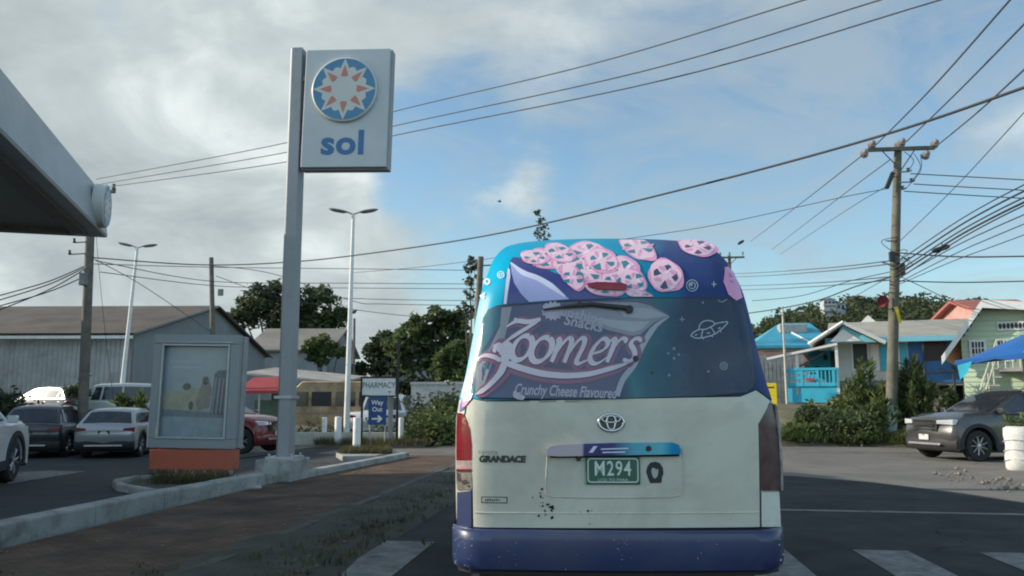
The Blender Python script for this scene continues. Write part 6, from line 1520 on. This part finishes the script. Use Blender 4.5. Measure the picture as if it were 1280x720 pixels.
for px0, py0, px1, py1 in ((1128, 192, 1133, 216), (1140, 195, 1138, 229), (1148, 196, 1130, 238)): b.tube(smoothline([(pxx(px0, py0), -.2, pz(py0)), ((pxx(px0, py0)+pxx(px1, py1))/2+.22, -.25, (pz(py0)+pz(py1))/2), (pxx(px1, py1), -.12, pz(py1))], 6), .012, 5)
b.build('jumper_wires', BLACK, pp)
for py, h_ in ((322, .34), (338, .42)):
    b = MB(); b.box((kk*pz(py)+.16*(1 if py > 330 else -1), -.2, pz(py)), (.2, .14, h_)); b.build('splice_box', BLACK, pp, bevel=.02)
# banners tied to the pole
zy = pz(394); o = thing('yellow_banner', 'small yellow cloth tied to the power pole', 'banner', (pP.x+kk*zy-.02, PY-.2, zy)); b = MB()
rows = [[(x+.05*t*(1-s2)+.03, -.03-.03*math.sin(4*t+x*9), .26-.55*t) for x in (-.07+.10*t, -.01+.09*t, .05+.09*t)] for t, s2 in ((0, 0), (.25, .1), (.5, .2), (.75, .4), (1, .5))]; b.grid(rows); b.build('cloth', YEL, o, smooth=60)
b = MB(); b.tube([(.17*math.cos(a)+.02, .2+.17*math.sin(a), .2) for a in [6.283*j/12 for j in range(13)]], .012, 5); b.build('tie', BLACK, o)
zr_ = pz(377); o = thing('red_flag', 'dark red flag hanging beside the power pole', 'flag', (at(1101, 377, PY).x, PY-.2, zr_)); b = MB()
rows = [[(x*(1-.55*abs(2*t-1)**2), .07*math.sin(x*12+t*4), .20-.40*t+.05*x) for x in (-.20, -.1, 0, .1, .2)] for t in (0, .2, .4, .6, .8, 1)]; b.grid(rows); b.build('cloth', mat('flag_red', (.16, .015, .025), .8, 0, .15), o, smooth=60)
b = MB(); b.tube([(.2, .02, .3), (pP.x+kk*zr_-o.location.x-.13, .2, .32)], .012, 5); b.build('cord', BLACK, o)
# ---- other poles on the right
Y7 = 84; a = at(918, 500, Y7); t_ = at(918, 319, Y7); o = thing('distant_pole', 'distant power pole with a crossarm behind the right shoulder of the minibus', 'utility pole', (a.x, Y7, 0)); b = MB(); b.tube([(0, 0, 0), (0, 0, t_.z)], [.22, .16], 10); b.build('pole_shaft', TIMBER, o)
b = MB(); b.box((0, -.2, t_.z-.25), (2.9, .14, .18)); b.tube([(-.7, -.2, t_.z-.3), (0, -.15, t_.z-1.0), (.7, -.2, t_.z-.3)], .04, 5); b.build('crossarm', TIMBER, o)
for x in (-.9, 0, 1.3, -1.3):
    b = MB(); b.lathe([(.05, 0), (.05, .2), (.13, .22), (.13, .3), (.06, .34), (.11, .4), (0, .5)], 8, Matrix.Translation((x, -.2, t_.z-.16))); b.build('insulator', INS, o)
Y8 = 37; a = at(984, 505, Y8); t_ = at(978, 385, Y8); o = thing('thin_pole', 'thin pale leaning pole in front of the grey board fence', 'pole', (a.x, Y8, .9)); b = MB(); b.tube([(0, 0, 0), (t_.x-a.x, 0, t_.z-.9)], [.06, .045], 8); b.lathe([(.07, 0), (.07, .05), (0, .06)], 8, Matrix.Translation((t_.x-a.x, 0, t_.z-.9))); b.build('pole_shaft', mat('pale_pole', (.42, .40, .36), .7, 0, .15, 4), o, smooth=50)
# ================================================================ overhead lines
WIRE = mat('cable_black', (.02, .021, .023), .7, 0, .1)
WIREL = mat('cable_grey', (.045, .05, .055), .7, 0, .1)
def wire(label, pts, r_, m=WIRE, group=None, cat='cable', name='overhead_cable', ext=0.0):
    """pts: (px, py, distance) surveyed along the span; drawn through with a smooth sag"""
    P = [at(*p) for p in pts]
    if ext:
        d = (P[-1]-P[-2]); P.append(P[-1]+d*ext)
    b = MB(); b.tube(smoothline([tuple(p) for p in P], 8), r_, 6); o = b.build(name, m, smooth=80)
    return tag(o, label, cat, group)
G1 = 'three parallel high lines crossing above the sol sign'
wire('highest of the three parallel lines crossing behind the sol sign', [(120, 224, 26), (360, 178, 22), (490, 140, 19.5), (740, 80, 15.5), (1005, 0, 12)], .013, WIREL, G1, ext=.4)
wire('middle of the three parallel lines crossing behind the sol sign', [(126, 230, 26), (360, 190, 22), (490, 158, 19.5), (800, 90, 15), (1100, 0, 12)], .013, WIREL, G1, ext=.4)
wire('lowest of the three parallel lines crossing behind the sol sign', [(132, 234, 26), (360, 202, 22), (490, 170, 19.5), (830, 100, 15), (1175, 0, 12)], .013, WIREL, G1, ext=.4)
wire('thick black cable sagging right across the picture above the minibus', [(116, 322, 26), (250, 331, 26), (370, 327, 25), (490, 313, 23), (600, 296, 20.5), (700, 275, 18), (800, 250, 16), (950, 212, 13.5), (1120, 164, 11), (1290, 106, 9)], .019, WIRE, ext=.3)
G2 = 'lines from the power pole crossarm towards the camera'
wire('line rising steeply from the left end of the power pole crossarm', [(1095, 181, 28), (1165, 110, 21), (1265, -3, 15)], .02, WIREL, G2, ext=.2)
wire('line rising from the middle of the power pole crossarm', [(1133, 177, 28), (1200, 112, 21), (1290, 20, 15)], .02, WIREL, G2, ext=.2)
wire('line rising from the right end of the power pole crossarm', [(1170, 183, 28), (1220, 142, 22), (1290, 78, 16)], .02, WIREL, G2, ext=.2)
wire('thin stay line slanting up to the right from low on the power pole', [(1120, 306, 28), (1190, 238, 23), (1290, 130, 17)], .011, WIREL, ext=.2)
G3 = 'lines from the power pole going away to the left'
wire('line falling left from the outer insulator to the distant pole', [(1078, 194, 28), (1000, 255, 42), (938, 302, 84)], .02, WIREL, G3)
wire('line falling left from the pole head past the distant pole', [(1112, 200, 28), (1040, 254, 42), (965, 312, 84)], .018, WIREL, G3)
wire('faint lower line falling left from the fuse on the power pole', [(1106, 234, 28), (1050, 268, 40), (975, 318, 80)], .015, WIREL, G3)
wire('line with a small splice running far left from the power pole fuse', [(1108, 236, 28), (1046, 248, 29), (900, 280, 32), (800, 296, 34), (560, 330, 40), (440, 341, 46)], .014, WIREL, G3)
G4 = 'three lines leaving the power pole to the right'
wire('top line of three leaving the power pole towards the right', [(1138, 217, 28), (1210, 221, 28), (1300, 226, 28)], .017, WIREL, G4, ext=.3)
wire('second line of three leaving the power pole towards the right', [(1142, 230, 28), (1210, 234, 28), (1300, 239, 28)], .017, WIREL, G4, ext=.3)
wire('third line of three leaving the power pole towards the right', [(1130, 239, 28), (1210, 244, 28), (1300, 249, 28)], .017, WIREL, G4, ext=.3)
G5 = 'bundle of black cables sagging up to the right from the power pole'
for i, (y0, y1, r_) in enumerate(((330, 232, .018), (336, 240, .026), (342, 248, .022), (346, 254, .030), (352, 258, .02), (350, 270, .016), (356, 282, .014), (358, 296, .012))):
    lb = ['topmost cable', 'second cable', 'third cable', 'thick fourth cable', 'fifth cable', 'sixth cable', 'thin seventh cable', 'thin lowest cable'][i]+' of the bundle rising right from the power pole'
    wire(lb, [(1118, y0, 28), (1190, y0+(y1-y0)*.50, 24.5), (1240, y0+(y1-y0)*.80, 22), (1290, y1-6, 19.5)], r_, WIRE, G5, ext=.3)
wire('black cable running level to the right below the pole boxes', [(1122, 316, 28), (1200, 321, 27), (1300, 320, 26)], .022, WIRE, ext=.3)
wire('low black cable running level to the right above the green house', [(1124, 351, 28), (1200, 353, 27.5), (1300, 351, 27)], .018, WIRE, ext=.3)
wire('drop cable from the power pole down to the green house gable', [(1122, 344, 28), (1160, 362, 28.5), (1205, 384, 29), (1232, 386, 29.4)], .013, WIRE)
wire('drop cable from the power pole down to the turquoise house', [(1112, 346, 28), (1080, 364, 31), (1046, 385, 34), (1056, 404, 36.6)], .012, WIRE)
G6 = 'cables running left from the middle of the power pole'
for lb, y0, y1, x1 in (('upper cable running left from the power pole to the minibus shoulder', 326, 342, 918), ('second cable running left from the power pole to the minibus shoulder', 330, 346, 925), ('third cable running left from the power pole above the hill', 346, 357, 930), ('lowest cable running left from the power pole above the hill', 350, 362, 935)):
    wire(lb, [(1113, y0, 28), (1020, (y0+y1)/2+2, 42), (x1, y1, 70), (x1-120, y1+2, 95)], .020, WIREL, G6)
wire('heavy cable curving down left from the power pole over the hill', [(1112, 347, 28), (1070, 358, 30), (1020, 376, 33), (960, 388, 37), (900, 396, 41)], .022, WIRE)
wire('second heavy cable curving down left over the hill', [(1112, 340, 28), (1060, 352, 31), (1000, 370, 35), (940, 376, 40)], .014, WIRE)
G7 = 'cables strung between the left poles and the minibus'
for lb, pts in (('upper thin line behind the sol sign post at pole-top height', [(118, 330, 30), (265, 334, 40), (440, 336, 44), (600, 338, 46)]),
                ('second thin line behind the sol sign post', [(120, 326, 28), (270, 352, 40), (440, 354, 44), (600, 355, 46)]),
                ('third thin line behind the sol sign post', [(125, 340, 30), (280, 358, 42), (440, 360, 46), (600, 361, 48)]),
                ('thin line passing over the lamp post above the trees', [(262, 332, 42), (340, 342, 43), (440, 376, 45), (480, 380, 46), (600, 382, 48)]),
                ('lowest thin line over the trees right of the lamp post', [(270, 345, 42), (350, 372, 44), (450, 388, 46), (520, 396, 48)]),
                ('faint line just under the second one right of the lamp post', [(300, 363, 44), (440, 373, 46), (600, 376, 48)])):
    wire(lb, pts, .017, WIREL, G7)
G8 = 'cables fanning out to the left edge from the canopy pole'
for lb, y0, x1, y1 in (('topmost of the cables fanning left from the canopy pole', 332, -10, 372), ('second of the cables fanning left from the canopy pole', 334, -10, 378), ('third of the cables fanning left from the canopy pole', 345, -10, 385), ('lowest of the cables fanning left from the canopy pole', 336, -10, 391)):
    wire(lb, [(107, y0, 26), (60, (y0*.55+y1*.45)+2, 25), (x1, y1, 24)], .018, WIRE, G8, ext=.3)
wire('drop cable slanting down right from the canopy pole to the warehouse gable', [(118, 324, 26), (170, 352, 29), (225, 388, 33), (262, 414, 44)], .014, WIRE)
wire('stay wire dropping beside the canopy pole towards the cars', [(120, 290, 26), (124, 340, 26.5), (133, 430, 27.5), (142, 500, 28.4)], .008, WIRE)
# splice closure hung on the bundle, and a bird
p = at(1176, 311, 25.2); b = MB(); b.lathe([(0, -.26), (.05, -.25), (.075, -.15), (.075, .15), (.05, .25), (0, .26)], 10, Matrix.Translation(p) @ Matrix.Rotation(R(72), 4, 'Y')); b.tube([p+Vector((0, 0, 0)), p+Vector((.05, 0, .16))], .012, 5); tag(b.build('cable_splice', BLACK, smooth=60), 'dark splice case hanging from the cable bundle right of the pole', 'splice case')
p = at(926, 303, 55); b = MB(); b.lathe([(0, -.25), (.08, -.2), (.10, 0), (.08, .2), (0, .25)], 8, Matrix.Translation(p) @ Matrix.Rotation(R(60), 4, 'Y')); tag(b.build('cable_damper', BLACK, smooth=60), 'small dark lump on the line left of the power pole', 'splice case')
p = at(624.5, 252, 60); o = thing('bird', 'tiny dark bird flying high above the minibus', 'bird', p, R(40)); b = MB(); b.lathe([(0, -.16), (.045, -.08), (.06, .02), (.045, .1), (.03, .15), (0, .17)], 8, Matrix.Rotation(R(75), 4, 'Y')); b.add([(.05, 0, .02), (-.06, 0, .02), (-.09, .14, .10), (.0, .16, .11), (-.10, .32, .06)], [(0, 1, 2, 3), (3, 2, 4)]); b.add([(.05, 0, .02), (-.06, 0, .02), (-.09, -.14, .10), (.0, -.16, .11), (-.10, -.32, .06)], [(3, 2, 1, 0), (4, 2, 3)]); b.add([(-.12, .0, .0), (-.26, .05, .0), (-.26, -.05, 0)], [(0, 1, 2)]); b.build('body', BLACK, o, smooth=60)
